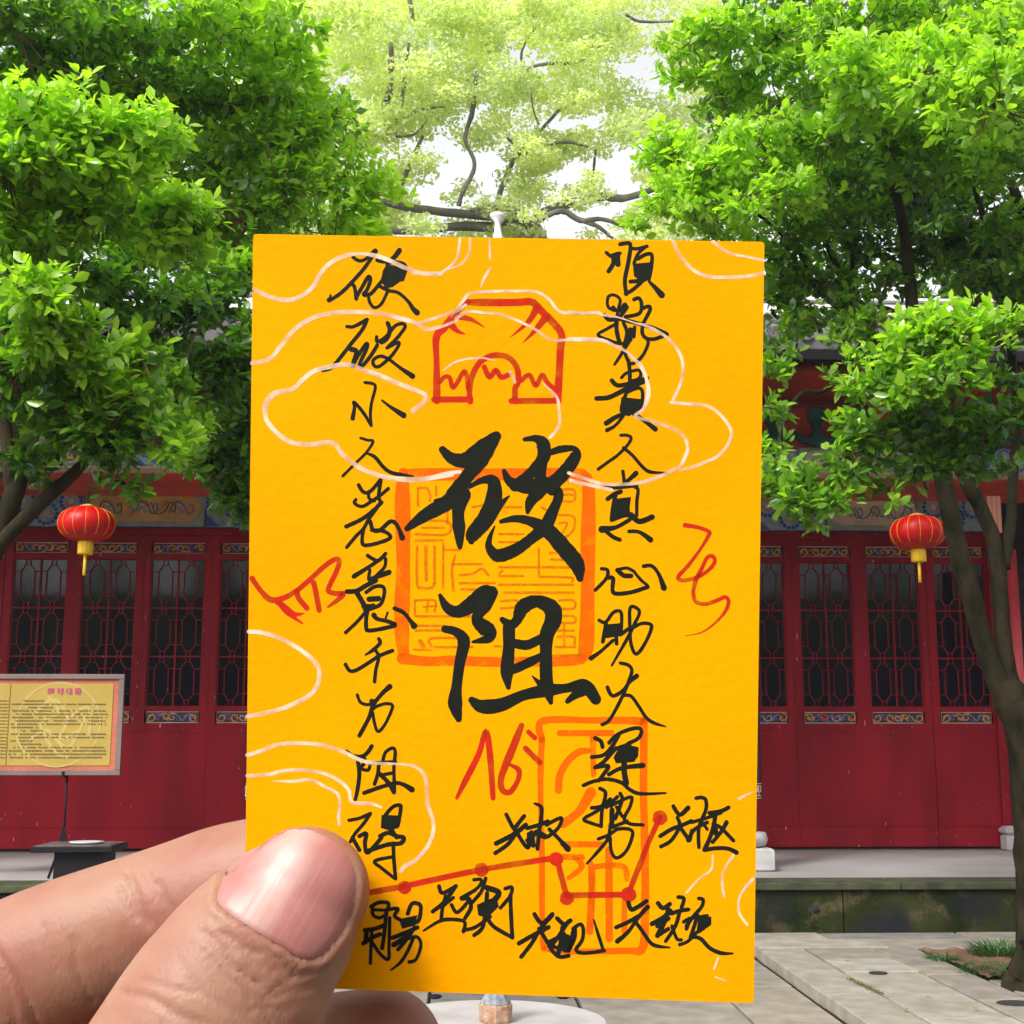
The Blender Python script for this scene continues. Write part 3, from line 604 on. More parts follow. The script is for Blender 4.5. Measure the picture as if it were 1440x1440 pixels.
G = [[(0, 1, 1, 1), (.5, 1.2, .5, 1), (.1, 1, 0, 0), (.3, .75, .95, .75), (.45, .75, .3, 0), (.8, .75, .75, .1), (.35, .4, .9, .4)],
               [(0, 1, .4, 1), (.2, 1.1, .2, 0), (0, .6, .4, .6), (.55, 1, 1, 1), (.55, .7, 1, .7), (.75, 1.1, .75, .4), (.55, .4, 1, .4), (.5, 0, 1, 0), (.75, .4, .75, 0)],
               [(.25, 1.1, 0, .6), (.15, .8, .15, 0), (.45, 1, 1, 1), (.5, .7, .95, .7), (.5, .4, .95, .4), (.5, .4, .5, 0), (.95, .4, .95, 0), (.5, .02, .95, .02)],
               [(0, 1.1, .4, 1.1), (.5, 1.1, 1, 1.1), (.1, .8, .9, .8), (.1, .8, .1, 0), (.9, .8, .9, 0), (.1, 0, .9, 0), (.1, .4, .9, .4), (.5, .8, .5, 0)]]
for k, g_ in enumerate(G):
    b = MB(); x0 = X_(65, YS, 1000) + k * .078; z0 = Z_(976.5, YS)
    for a in g_: b.ribbon_y([(x0 + a[0] * .056, z0 + a[1] * .045), (x0 + a[2] * .056 + .0005, z0 + a[3] * .045)], .0062, YS + .0118 - .00015 * g_.index(a), YS + .0138)
    SB('heading_character', M['magenta'], b)
b = MB(); px_ = X_(91, YS, 1100); b.tube([(px_, YS + .06, zb - .0), (px_, YS + .06, FZ + .32)], .011, n=8); b.box(px_ - .03, px_ - .005, YS - .005, YS + .05, zb - .02, zb + .035)
b.tube([(px_, YS + .06, FZ + .36), (px_ - .09, YS - .02, FZ)], .012, n=8); b.tube([(px_, YS + .06, FZ + .36), (px_ + .10, YS - .02, FZ)], .012, n=8); b.tube([(px_, YS + .06, FZ + .36), (px_, YS + .22, FZ)], .012, n=8)
b.poly_y([(px_ - .015, FZ + .42), (px_ - .05, FZ + .2), (px_ + .05, FZ + .2), (px_ + .015, FZ + .42)], YS + .045, YS + .05); SB('stand', M['black'], b)
Yb = 10.9; p0, p1 = X_(44, Yb, 1195), X_(158, Yb, 1195); zt = Z_(1189, Yb)
st = thing('incense_stand', 'black box shaped stand with a flat overhanging top below the notice board', 'stand', ((p0 + p1) / 2, Yb, GZ)); ox, oy, oz = st.location
def ST(name, m, b): o = b.build(name, m, st); o.matrix_parent_inverse = Matrix.Translation((-ox, -oy, -oz)); return o
b = MB(); b.box(p0, p1, Yb - .02, Yb + .5, zt - .045, zt, b=.006); ST('stand_top', M['black'], b)
b = MB(); b.box(p0 + .02, p1 - .02, Yb + .0, Yb + .48, zt + .0005, zt + .006); b.box(p0 + .05, p1 - .05, Yb + .03, Yb + .45, zt + .0065, zt + .009); ST('top_inset', mat('worn_steel_top', (.10, .08, .08), rough=.4, var=.5, vscale=8), b)
b = MB(); b.box(X_(72, Yb, 1220), X_(143, Yb, 1220), Yb + .06, Yb + .42, GZ, zt - .046, b=.006); ST('stand_body', M['black'], b)
b = MB(); b.lathe([(.10, 0), (.13, .01), (.135, .018), (.12, .014), (.05, .008), (.01, .008)], c=(X_(112, Yb, 1187), Yb + .2, zt + .0095), n=28); o = b.build('ash_dish', mat('pale_dish', (.6, .6, .58), rough=.2)); tag(o, 'small pale round dish lying on top of the black stand', 'dish')
# round stone table with a rusty lamp foot below the card
TT = gp(690, 1436, -1.035); b = MB(); b.lathe([(.40, -.075), (.448, -.06), (.455, -.02), (.44, 0), (.1, .002), (.01, .002)], n=64, sm=False)
tb = thing('round_table', 'round pale stone table top seen just below the yellow card', 'table', (TT.x, TT.y, GZ))
o = b.build('table_top', mat('pale_stone_top', (.42, .40, .39), rough=.6, col2=(.34, .30, .29), vscale=5, bump=.2), tb, (0, 0, -1.035 - GZ)); b = MB(); b.lathe([(.24, 0), (.24, .06), (.16, .12), (.14, .3), (.2, -1.035 - GZ - .078), (.2, -1.035 - GZ - .076)], n=32); b.build('pedestal', M['stone'], tb)
lp = thing('stone_lamp', 'small eight sided rusty brown stub with a blue grey cap standing on the round table', 'ornament', (gp(697, 1437, -1.033).x, gp(697, 1437, -1.033).y, -1.033))
b = MB(); b.lathe([(.060, 0), (.063, .01), (.064, .062), (.058, .07)], n=8, sm=False); b.build('base', mat('rusty_brown', (.28, .13, .065), rough=.85, col2=(.40, .27, .19), vscale=30, bump=.8, bscale=60), lp)
b = MB(); b.lathe([(.060, .0705), (.056, .078), (.038, .105), (.03, .125), (.05, .14), (.055, .19), (.02, .21)], n=8, sm=False); b.build('cap', mat('blue_grey_slate', (.17, .19, .22), rough=.7, var=.35, vscale=40, bump=.4), lp)
for px, lb in ((612, 'small dark pebble on the table left of the stub'), (792, 'small dark flat pebble on the table right of the stub')):
    p = gp(px, 1404, -1.033); b = MB(); b.lathe([(.02, 0), (.03, .006), (.025, .013), (.008, .016)], n=10); o = b.build('pebble', M['black'], None, (p.x, p.y, -1.033)); tag(o, lb, 'pebble')

# ================================================================== TREES
def unit(a): return a / np.maximum(np.linalg.norm(a, axis=-1, keepdims=True), 1e-9)
LX = np.array([0, .36, .72, 1.0, .30, .66, .30, .66]); LYv = np.array([0, 0, 0, 0, .20, .235, -.20, -.235]); LZv = np.array([0, -.05, -.03, -.10, .03, .02, .03, .02])
LF = [(0, 1, 4), (1, 2, 5, 4), (2, 3, 5), (0, 6, 1), (1, 6, 7, 2), (2, 7, 3)]
def leaf_mesh(name, P, D, N, L, tint, m):
    n = len(P); B = unit(np.cross(N, D)); N = np.cross(D, B)
    V = P[:, None, :] + (D[:, None, :] * LX[None, :, None] + B[:, None, :] * LYv[None, :, None] + N[:, None, :] * LZv[None, :, None]) * L[:, None, None]
    V = V.reshape(-1, 3); lens = np.array([len(f) for f in LF]); flat = np.array([i for f in LF for i in f])
    idx = (flat[None, :] + (np.arange(n) * 8)[:, None]).ravel(); tot = np.tile(lens, n); st = np.concatenate([[0], np.cumsum(tot)[:-1]])
    me = bpy.data.meshes.new(name); me.vertices.add(len(V)); me.vertices.foreach_set('co', V.ravel().astype(np.float32))
    me.loops.add(len(idx)); me.loops.foreach_set('vertex_index', idx.astype(np.int32)); me.polygons.add(len(tot))
    me.polygons.foreach_set('loop_start', st.astype(np.int32)); me.polygons.foreach_set('loop_total', tot.astype(np.int32)); me.update(calc_edges=True)
    me.polygons.foreach_set('use_smooth', np.ones(len(tot), bool))
    a = me.attributes.new('tint', 'FLOAT', 'FACE'); a.data.foreach_set('value', np.repeat(tint, 6).astype(np.float32)); me.materials.append(m); return me
def clusters(clumps, per, L0, spread=1.0, up=.55, hollow=.35):
    P = []; D = []; N = []; LL = []; T = []; C = []
    for c in clumps:
        px, py, d, r = c[:4]; dens = c[4] if len(c) > 4 else 1.0; tb = (c[5] if len(c) > 5 else RNG.uniform(.25, .6)) + (.20 if c[1] < 420 and c[2] < 10 else .04)  # lit tone of the upper clumps put into the leaf tint
        ctr = np.array(dp(px, py, d)); R = r / F * d; n = max(3, int(dens * r * r / per))
        u = unit(RNG.normal(size=(n, 3))); rad = RNG.uniform(hollow, 1.05, (n, 1)) ** .8
        ns = 6; so_ = unit(RNG.normal(size=(ns, 3))) * RNG.uniform(.3, .75, (ns, 1)) * R * np.array([1.1, 1, .85]); sr = RNG.uniform(.38, .7, ns) * R; w_ = RNG.integers(0, ns, n)
        pos = ctr + so_[w_] + u * rad * sr[w_][:, None] * np.array([1.25, 1.1, .55]); ax = unit(u * .75 + np.array([0, 0, up]) + RNG.normal(size=(n, 3)) * .3); C.append(np.hstack([pos, np.full((n, 1), 0)]))
        k = RNG.integers(5, 10, n)
        pi_ = np.repeat(np.arange(n), k); m = len(pi_); a = ax[pi_]
        s1 = unit(np.cross(a, RNG.normal(size=(m, 3)))); th = RNG.uniform(.55, 1.55, (m, 1)); dr = unit(a * np.cos(th) + s1 * np.sin(th))
        nr = unit(a * 1.0 + np.array([0, 0, .5]) + RNG.normal(size=(m, 3)) * .35); nr = unit(nr - dr * (nr * dr).sum(1, keepdims=True))
        l = L0 * RNG.uniform(.45, 1.25, m); P.append(pos[pi_] + a * RNG.uniform(-.06, .03, (m, 1)) * spread + dr * .008); D.append(dr); N.append(nr); LL.append(l)
        T.append(np.clip(tb + RNG.normal(size=m) * .16 + (u[pi_, 2] > .1) * .16 - (u[pi_, 2] < -.2) * .08 , 0, 1))  # tint lighter on clump tops, darker beneath, as top light would leave it
    return np.vstack(P), np.vstack(D), np.vstack(N), np.concatenate(LL), np.concatenate(T), np.vstack(C)[:, :3]
def project(P):
    q = (P @ np.array(R3)); return 720 + F * q[:, 0] / -q[:, 2], 720 - F * q[:, 1] / -q[:, 2], -q[:, 2]
def limb(b, pts, jit=.0, n=9):
    pts = [(x, y, d, w * (.78 if d > 20 else 1)) for x, y, d, w in pts]; P = [np.array(dp(x, y, d)) for x, y, d, w in pts]; Rr = [w / 2 / F * d for x, y, d, w in pts]
    Q = crom([tuple(p) + (r,) for p, r in zip(P, Rr)], 5); b.tube([q[:3] + np.array([random.uniform(-1, 1) for _ in range(3)]) * jit * q[3] for q in Q], [max(q[3], .002) * (1 + jit * random.uniform(-.7, .7)) for q in Q], n=n)
def front_tree(name, label, base, clumps, stems, leafL, twig_n):
    t = thing(name, label, 'tree', base); par = Matrix.Translation(-Vector(base))
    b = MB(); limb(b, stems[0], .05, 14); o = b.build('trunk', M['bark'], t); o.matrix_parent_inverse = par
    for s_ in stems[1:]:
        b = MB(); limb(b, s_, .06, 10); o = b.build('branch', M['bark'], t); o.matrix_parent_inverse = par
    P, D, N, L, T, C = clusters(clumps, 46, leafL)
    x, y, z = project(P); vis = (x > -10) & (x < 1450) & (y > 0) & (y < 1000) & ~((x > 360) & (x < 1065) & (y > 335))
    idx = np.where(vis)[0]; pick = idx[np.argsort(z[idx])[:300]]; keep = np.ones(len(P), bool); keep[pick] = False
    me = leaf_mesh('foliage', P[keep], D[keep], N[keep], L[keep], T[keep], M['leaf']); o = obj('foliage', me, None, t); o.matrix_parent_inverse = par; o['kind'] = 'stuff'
    vars_ = [leaf_mesh('leaf', np.zeros((1, 3)), np.array([[1., 0, 0]]), np.array([[0, 0, 1.]]), np.array([1.]), np.array([v]), M['leaf']) for v in (.3, .5, .65, .85)]
    for i in pick:
        o = obj('leaf', vars_[min(3, int(T[i] * 4))], None, t); d = Vector(D[i]); n = Vector(N[i]); bb = n.cross(d).normalized(); n = d.cross(bb)
        m = Matrix((d, bb, n)).transposed().to_4x4() @ Matrix.Scale(L[i], 4); m.translation = Vector(P[i]) - Vector(base); o.matrix_local = m
    b = MB(); ce = np.array([dp(c[0], c[1], c[2]) for c in clumps])
    for q in RNG.choice(len(C), min(twig_n, len(C)), replace=False):
        p = C[q]; k = np.argmin(((ce - p) ** 2).sum(1)); a = ce[k] + (p - ce[k]) * .1; mid = (a + p) / 2 + RNG.normal(size=3) * .04 - np.array([0, 0, .03]); b.tube([a, mid, p], [.006, .0045, .0025], n=4, cap=False)
    o = b.build('twigs', M['twig'], t); o.matrix_parent_inverse = par; o['kind'] = 'stuff'
    return t
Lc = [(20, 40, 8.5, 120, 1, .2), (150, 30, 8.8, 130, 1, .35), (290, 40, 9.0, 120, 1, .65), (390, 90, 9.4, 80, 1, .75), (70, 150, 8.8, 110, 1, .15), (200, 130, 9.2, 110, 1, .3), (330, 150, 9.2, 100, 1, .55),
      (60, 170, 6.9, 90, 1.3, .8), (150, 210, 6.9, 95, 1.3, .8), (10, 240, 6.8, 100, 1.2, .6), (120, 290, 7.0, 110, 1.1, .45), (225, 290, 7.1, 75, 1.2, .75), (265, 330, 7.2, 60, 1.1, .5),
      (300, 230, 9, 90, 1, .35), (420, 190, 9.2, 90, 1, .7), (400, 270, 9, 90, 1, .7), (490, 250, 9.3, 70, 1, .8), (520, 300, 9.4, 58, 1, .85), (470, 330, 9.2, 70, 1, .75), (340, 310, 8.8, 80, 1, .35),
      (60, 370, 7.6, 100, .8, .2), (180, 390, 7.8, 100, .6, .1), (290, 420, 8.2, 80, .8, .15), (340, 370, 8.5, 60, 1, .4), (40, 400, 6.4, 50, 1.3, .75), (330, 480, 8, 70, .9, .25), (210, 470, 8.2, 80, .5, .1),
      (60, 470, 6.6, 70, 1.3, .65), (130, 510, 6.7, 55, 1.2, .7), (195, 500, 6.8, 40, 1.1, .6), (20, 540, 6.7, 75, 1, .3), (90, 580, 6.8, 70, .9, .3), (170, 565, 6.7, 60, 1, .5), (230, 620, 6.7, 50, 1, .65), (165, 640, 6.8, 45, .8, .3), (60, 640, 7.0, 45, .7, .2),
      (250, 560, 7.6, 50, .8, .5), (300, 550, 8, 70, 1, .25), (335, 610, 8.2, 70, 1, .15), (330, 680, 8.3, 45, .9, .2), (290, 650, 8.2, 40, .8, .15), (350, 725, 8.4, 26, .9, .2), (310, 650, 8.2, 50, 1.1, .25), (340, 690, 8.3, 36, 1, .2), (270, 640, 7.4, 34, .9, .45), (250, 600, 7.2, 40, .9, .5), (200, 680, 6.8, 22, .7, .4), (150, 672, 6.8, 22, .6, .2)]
Lc += [(x, y, 10.2, 100, 1.0, .15) for x, y in ((30, 150), (150, 110), (90, 260), (60, 500), (320, 330), (20, 620), (330, 560))]
bx = gp(-95, 1330)
front_tree('osmanthus_tree', 'broad leafy tree at left whose forked trunk leans in from the left edge', (bx.x, bx.y, GZ), Lc,
           [[(-95, 1345, 7.6, 60), (-92, 1200, 7.5, 46), (-75, 1000, 7.4, 40), (-45, 850, 7.3, 36), (-12, 775, 7.2, 32), (5, 742, 7.2, 27), (18, 700, 7.2, 26), (32, 655, 7.3, 25), (60, 600, 7.4, 22), (110, 500, 7.7, 17), (170, 400, 8, 12), (240, 300, 8.4, 9)],
            [(-30, 800, 7.25, 24), (0, 765, 7.1, 21), (26, 738, 7.1, 20), (62, 703, 7.0, 19), (92, 677, 7.0, 18), (130, 640, 7.0, 13), (180, 600, 6.9, 9), (240, 580, 7, 6)],
            [(18, 700, 7.2, 20), (10, 620, 7.3, 18), (0, 500, 7.4, 15), (30, 380, 7.6, 12), (60, 250, 8, 9)],
            [(110, 500, 7.7, 13), (190, 450, 8.0, 10), (260, 440, 8.3, 8), (330, 400, 8.6, 6)], [(60, 600, 7.4, 12), (150, 560, 7.2, 8), (230, 570, 7.4, 6), (310, 540, 8, 5)],
            [(240, 300, 8.4, 8), (330, 260, 9, 7), (430, 240, 9.2, 5)], [(280, 620, 8.2, 6), (320, 690, 8.3, 4), (355, 740, 8.4, 3)]], .078, 900)
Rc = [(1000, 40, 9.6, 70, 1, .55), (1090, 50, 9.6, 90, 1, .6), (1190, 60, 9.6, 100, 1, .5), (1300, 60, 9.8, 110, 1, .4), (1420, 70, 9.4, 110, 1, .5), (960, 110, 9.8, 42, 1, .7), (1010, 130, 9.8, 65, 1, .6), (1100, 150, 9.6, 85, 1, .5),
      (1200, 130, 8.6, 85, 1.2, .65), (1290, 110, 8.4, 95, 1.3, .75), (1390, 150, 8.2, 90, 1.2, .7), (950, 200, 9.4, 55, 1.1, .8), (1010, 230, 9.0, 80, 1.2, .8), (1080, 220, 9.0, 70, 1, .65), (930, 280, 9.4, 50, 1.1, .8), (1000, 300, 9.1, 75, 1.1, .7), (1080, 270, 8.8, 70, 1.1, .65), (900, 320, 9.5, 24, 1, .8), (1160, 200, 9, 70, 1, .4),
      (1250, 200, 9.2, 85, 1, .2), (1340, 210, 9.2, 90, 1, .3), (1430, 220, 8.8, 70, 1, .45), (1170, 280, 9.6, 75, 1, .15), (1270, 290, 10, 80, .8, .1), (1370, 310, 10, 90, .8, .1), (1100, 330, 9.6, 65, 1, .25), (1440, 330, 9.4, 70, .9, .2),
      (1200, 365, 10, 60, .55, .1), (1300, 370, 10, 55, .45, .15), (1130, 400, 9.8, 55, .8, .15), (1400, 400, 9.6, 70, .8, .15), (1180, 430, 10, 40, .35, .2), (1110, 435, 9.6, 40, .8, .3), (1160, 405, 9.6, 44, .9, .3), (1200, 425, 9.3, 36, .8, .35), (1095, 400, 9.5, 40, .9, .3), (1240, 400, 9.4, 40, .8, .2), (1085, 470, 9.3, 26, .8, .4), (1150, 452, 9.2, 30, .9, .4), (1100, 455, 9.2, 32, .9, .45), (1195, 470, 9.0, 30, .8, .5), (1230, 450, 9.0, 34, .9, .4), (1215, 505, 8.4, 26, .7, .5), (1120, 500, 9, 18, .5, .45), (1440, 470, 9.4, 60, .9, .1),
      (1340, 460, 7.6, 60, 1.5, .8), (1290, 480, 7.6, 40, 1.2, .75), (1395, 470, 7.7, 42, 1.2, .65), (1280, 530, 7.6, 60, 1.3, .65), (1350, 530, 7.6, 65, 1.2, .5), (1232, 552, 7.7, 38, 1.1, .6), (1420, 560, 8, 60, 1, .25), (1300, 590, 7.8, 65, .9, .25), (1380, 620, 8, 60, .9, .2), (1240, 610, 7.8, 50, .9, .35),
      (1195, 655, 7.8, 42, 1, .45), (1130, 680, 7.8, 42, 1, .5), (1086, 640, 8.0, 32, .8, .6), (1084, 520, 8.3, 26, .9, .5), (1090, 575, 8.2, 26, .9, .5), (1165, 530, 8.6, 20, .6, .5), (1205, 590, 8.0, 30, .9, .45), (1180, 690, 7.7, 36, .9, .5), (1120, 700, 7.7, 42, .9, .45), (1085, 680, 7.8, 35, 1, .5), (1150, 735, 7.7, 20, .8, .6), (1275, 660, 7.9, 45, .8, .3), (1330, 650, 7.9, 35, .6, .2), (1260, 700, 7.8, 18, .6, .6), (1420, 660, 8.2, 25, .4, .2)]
Rc += [(x, y, 10.6, 95, 1.0, .12) for x, y in ((1250, 170), (1350, 230), (1430, 150), (1200, 270), (1420, 330))]
bx = gp(1452, 1384, TZ)
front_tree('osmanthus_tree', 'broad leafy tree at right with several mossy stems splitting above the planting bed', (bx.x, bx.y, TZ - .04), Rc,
           [[(1457, 1412, 9.80, 96), (1455, 1385, 9.82, 74), (1462, 1345, 9.75, 62), (1461, 1300, 9.7, 58), (1458, 1200, 9.55, 56), (1454, 1100, 9.4, 58), (1445, 1020, 9.3, 60), (1425, 985, 9.3, 52), (1404, 957, 9.28, 32), (1384, 904, 9.25, 27), (1366, 838, 9.2, 26), (1347, 772, 9.15, 25), (1333, 706, 9.1, 25), (1322, 650, 9.1, 24), (1312, 600, 9.1, 21), (1300, 540, 9.15, 17), (1285, 455, 9.3, 17), (1273, 335, 9.5, 14), (1250, 240, 9.6, 10), (1210, 150, 9.7, 7)],
            [(1432, 1000, 9.3, 40), (1416, 944, 9.3, 25), (1408, 865, 9.32, 22), (1400, 772, 9.35, 21), (1382, 720, 9.35, 20), (1362, 682, 9.3, 20), (1342, 640, 9.3, 18), (1300, 560, 9.4, 14), (1266, 512, 9.5, 13), (1245, 488, 9.5, 13), (1224, 467, 9.5, 12), (1208, 441, 9.6, 11), (1180, 380, 9.7, 8), (1140, 300, 9.7, 6)],
            [(1412, 800, 9.4, 16), (1421, 733, 9.45, 14), (1424, 680, 9.5, 14), (1428, 600, 9.6, 13), (1420, 480, 9.7, 11), (1390, 330, 9.8, 9), (1350, 200, 9.8, 7)],
            [(1440, 1060, 9.3, 36), (1462, 960, 9.25, 34), (1478, 800, 9.2, 30), (1490, 600, 9.3, 24), (1470, 400, 9.4, 18), (1420, 250, 9.5, 12)],
            [(1224, 467, 9.5, 8), (1165, 545, 9.2, 7), (1130, 552, 9.0, 6), (1108, 580, 8.8, 6), (1090, 640, 8.5, 4)], [(1266, 512, 9.5, 9), (1215, 460, 9.5, 8), (1152, 410, 9.6, 7), (1120, 350, 9.7, 6), (1040, 280, 9.4, 5)],
            [(1285, 455, 9.3, 8), (1250, 435, 9.4, 7), (1203, 420, 9.6, 7), (1199, 350, 9.7, 5)], [(1322, 650, 9.1, 11), (1270, 630, 8.5, 8), (1200, 640, 8.0, 6), (1120, 670, 7.9, 4)], [(1312, 600, 9.1, 10), (1330, 540, 8.4, 8), (1345, 480, 7.8, 5)]], .078, 900)
# big old tree behind the hall
def small_leaves(name, P, S_, tint, m, parent, par):
    n = len(P); a = unit(RNG.normal(size=(n, 3))); nn = unit(RNG.normal(size=(n, 3)) * .8 + np.array([0, 0, .8])); a = unit(a - nn * (a * nn).sum(1, keepdims=True)); c = np.cross(nn, a)
    V = np.stack([P - a * S_[:, None] * .5, P + c * S_[:, None] * .27, P + a * S_[:, None] * .5, P - c * S_[:, None] * .27], 1).reshape(-1, 3)
    me = bpy.data.meshes.new(name); me.vertices.add(4 * n); me.vertices.foreach_set('co', V.ravel().astype(np.float32)); me.loops.add(4 * n); me.loops.foreach_set('vertex_index', np.arange(4 * n, dtype=np.int32))
    me.polygons.add(n); me.polygons.foreach_set('loop_start', (np.arange(n) * 4).astype(np.int32)); me.polygons.foreach_set('loop_total', np.full(n, 4, np.int32)); me.update(calc_edges=True)
    me.attributes.new('tint', 'FLOAT', 'FACE').data.foreach_set('value', tint.astype(np.float32)); me.materials.append(m)
    o = obj(name, me, None, parent); o.matrix_parent_inverse = par; o['kind'] = 'stuff'; return o
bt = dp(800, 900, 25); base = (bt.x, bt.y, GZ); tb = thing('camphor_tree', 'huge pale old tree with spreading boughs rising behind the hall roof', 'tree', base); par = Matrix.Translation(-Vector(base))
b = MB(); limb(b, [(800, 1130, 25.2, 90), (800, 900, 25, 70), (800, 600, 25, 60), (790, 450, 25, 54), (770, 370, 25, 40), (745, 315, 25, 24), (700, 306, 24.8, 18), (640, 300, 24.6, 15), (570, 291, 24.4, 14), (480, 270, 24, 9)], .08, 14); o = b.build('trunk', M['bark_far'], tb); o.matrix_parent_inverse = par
for s_ in ([(790, 450, 25, 40), (740, 340, 25, 22), (670, 318, 24.8, 17), (570, 325, 24.4, 14), (480, 320, 24, 10)], [(770, 370, 25, 30), (750, 312, 25, 15), (780, 293, 24.9, 17), (813, 284, 24.8, 17), (847, 277, 24.8, 15), (885, 277, 24.6, 13), (960, 250, 24.4, 9)],
           [(660, 296, 23.8, 7), (677, 293, 23.8, 10), (700, 292, 23.8, 10), (727, 297, 23.8, 11), (750, 312, 23.8, 11), (770, 303, 23.8, 10), (793, 297, 23.8, 11), (817, 310, 23.8, 10), (847, 308, 23.8, 8), (880, 318, 23.8, 7), (930, 325, 23.8, 5)], [(817, 310, 23.8, 9), (840, 318, 23.8, 8), (858, 332, 23.8, 6), (880, 350, 23.8, 4)],
           [(697, 300, 24.6, 12), (706, 262, 24.6, 10), (720, 230, 24.6, 9), (730, 215, 24.6, 8), (750, 195, 24.6, 7), (790, 150, 24.6, 5)], [(713, 193, 24.4, 5), (733, 210, 24.4, 8), (757, 220, 24.4, 9), (773, 203, 24.4, 7), (800, 200, 24.4, 6), (827, 207, 24.4, 4)],
           [(645, 290, 23.6, 8), (650, 272, 23.6, 8), (663, 247, 23.6, 8), (667, 227, 23.6, 7), (655, 200, 23.6, 7), (657, 180, 23.6, 7), (664, 158, 23.6, 9), (670, 100, 23.8, 5)], [(556, 290, 23.6, 12), (563, 262, 23.6, 10), (583, 217, 23.6, 9), (595, 190, 23.6, 5)],
           [(495, 205, 23.6, 8), (520, 193, 23.6, 10), (540, 192, 23.6, 8), (558, 167, 23.6, 8), (567, 127, 23.6, 7), (575, 60, 23.6, 5)], [(500, 215, 23.8, 15), (523, 180, 23.8, 14), (547, 133, 23.8, 12), (550, 60, 24, 8)], [(560, 170, 23.6, 4), (590, 155, 23.6, 5), (625, 150, 23.6, 3)], [(540, 192, 23.6, 5), (580, 190, 23.6, 5), (600, 170, 23.6, 3)],
           [(760, 110, 24, 5), (740, 97, 24, 6), (733, 77, 24, 5), (742, 55, 24, 4), (756, 35, 24, 3)], [(727, 100, 24, 5), (767, 90, 24, 6), (813, 87, 24, 5), (850, 60, 24, 3)], [(747, 125, 24, 3), (749, 150, 24, 3), (758, 176, 24, 3)], [(833, 280, 24.8, 7), (834, 245, 24.8, 5), (838, 210, 24.8, 4)], [(572, -20, 23.8, 8), (578, 10, 23.8, 8), (581, 30, 23.8, 6)], [(880, 20, 24, 5), (900, 30, 24, 5), (947, 30, 24, 4)], [(880, 190, 24, 2), (915, 222, 24, 3)]):
    b = MB(); limb(b, s_, .12, 8); o = b.build('branch', M['bark_far'], tb); o.matrix_parent_inverse = par
Pn = []; Tn = []
holes = [(870, 240, 42), (905, 210, 30), (700, 262, 26), (640, 215, 24), (610, 262, 34), (690, 215, 22), (735, 150, 13), (722, 85, 12), (915, 25, 30), (880, 270, 30), (790, 245, 20), (590, 292, 20)]
r_ = np.random.default_rng(12)
for k in range(520):
    x, y = r_.uniform(330, 1010), r_.uniform(-60, 335)
    rr = r_.uniform(18, 46); dens = 1.0
    if y > 185: dens = .8 + .6 * r_.random(); rr *= .72
    elif r_.random() < .25: continue
    if any((x - a) ** 2 + (y - c) ** 2 < (q * .62 + rr * .35) ** 2 for a, c, q in holes): continue
    d = r_.uniform(23, 27); c = np.array(dp(x, y, d)); R = rr / F * d; n = int(rr * rr * .27 * dens); u = unit(r_.normal(size=(n, 3))) * r_.uniform(.1, 1, (n, 1)) ** .6
    Pn.append(c + u * R * np.array([1.2, 1, .6])); Tn.append(np.clip(r_.uniform(.15, .8) + r_.normal(size=n) * .15, 0, 1))
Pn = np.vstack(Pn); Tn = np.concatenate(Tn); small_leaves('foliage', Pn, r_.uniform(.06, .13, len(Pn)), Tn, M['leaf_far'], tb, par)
# trees behind the hall at both sides
for (nm, lb, cx_, X0_, X1_, Y0_, Y1_, D_) in (('background_tree', 'dark tree behind the hall filling in behind the left crown', 150, -120, 470, 120, 560, 21), ('background_tree', 'dark tree behind the hall filling in behind the right crown', 1330, 1010, 1560, -20, 420, 21)):
    bt = dp(cx_, 900, D_); base = (bt.x, bt.y, GZ); t = thing(nm, lb, 'tree', base); par = Matrix.Translation(-Vector(base)); b = MB(); limb(b, [(cx_, 1150, D_, 70), (cx_, 800, D_, 54), (cx_ + 10, 400, D_, 40), (cx_ - 20, 100, D_, 20)], .06, 10); o = b.build('trunk', M['bark_far'], t); o.matrix_parent_inverse = par
    Pn = []; Tn = []
    for k in range(95):
        x, y = r_.uniform(X0_, X1_), r_.uniform(Y0_, Y1_)
        rr = r_.uniform(30, 60)
        if cx_ > 1000 and y > 300 and r_.random() < .5: continue
        d = D_ + r_.uniform(-1.5, 1.5); c = np.array(dp(x, y, d)); R = rr / F * d; n = int(rr * rr * .07); u = unit(r_.normal(size=(n, 3))) * r_.uniform(.1, 1, (n, 1)) ** .5
        Pn.append(c + u * R); Tn.append(np.clip(.3 + r_.normal(size=n) * .15, 0, 1))
    Pn = np.vstack(Pn); Tn = np.concatenate(Tn); small_leaves('foliage', Pn, r_.uniform(.12, .22, len(Pn)), Tn, M['leaf'], t, par)

# wall and foliage added behind the viewer to block low sky (seen only as reflections in the door panes)
b = MB(); b.box(-30, 30, -15.4, -15, GZ - .02, 4.6); b.box(-30.3, 30.3, -15.8, -14.6, 4.602, 5.0, b=.05); o = b.build('sky_block_wall', M['red_beam']); tag(o, kind='structure')
Pn = []; Tn = []
for k in range(120):
    c = np.array([r_.uniform(-20, 20), r_.uniform(-14, -9), 0]); c[2] = r_.uniform(.5, 5.5); 
    if abs(c[0] - 1.5) < 1.5 and c[2] > 2: continue
    n = 170; u = unit(r_.normal(size=(n, 3))) * r_.uniform(.1, 1, (n, 1)) ** .5; Pn.append(c + u * r_.uniform(.7, 1.3)); Tn.append(np.clip(.35 + r_.normal(size=n) * .15, 0, 1))
Pn = np.vstack(Pn); Tn = np.concatenate(Tn); small_leaves('sky_block_foliage', Pn, r_.uniform(.2, .34, len(Pn)), Tn, M['leaf'], None, Matrix.Identity(4))

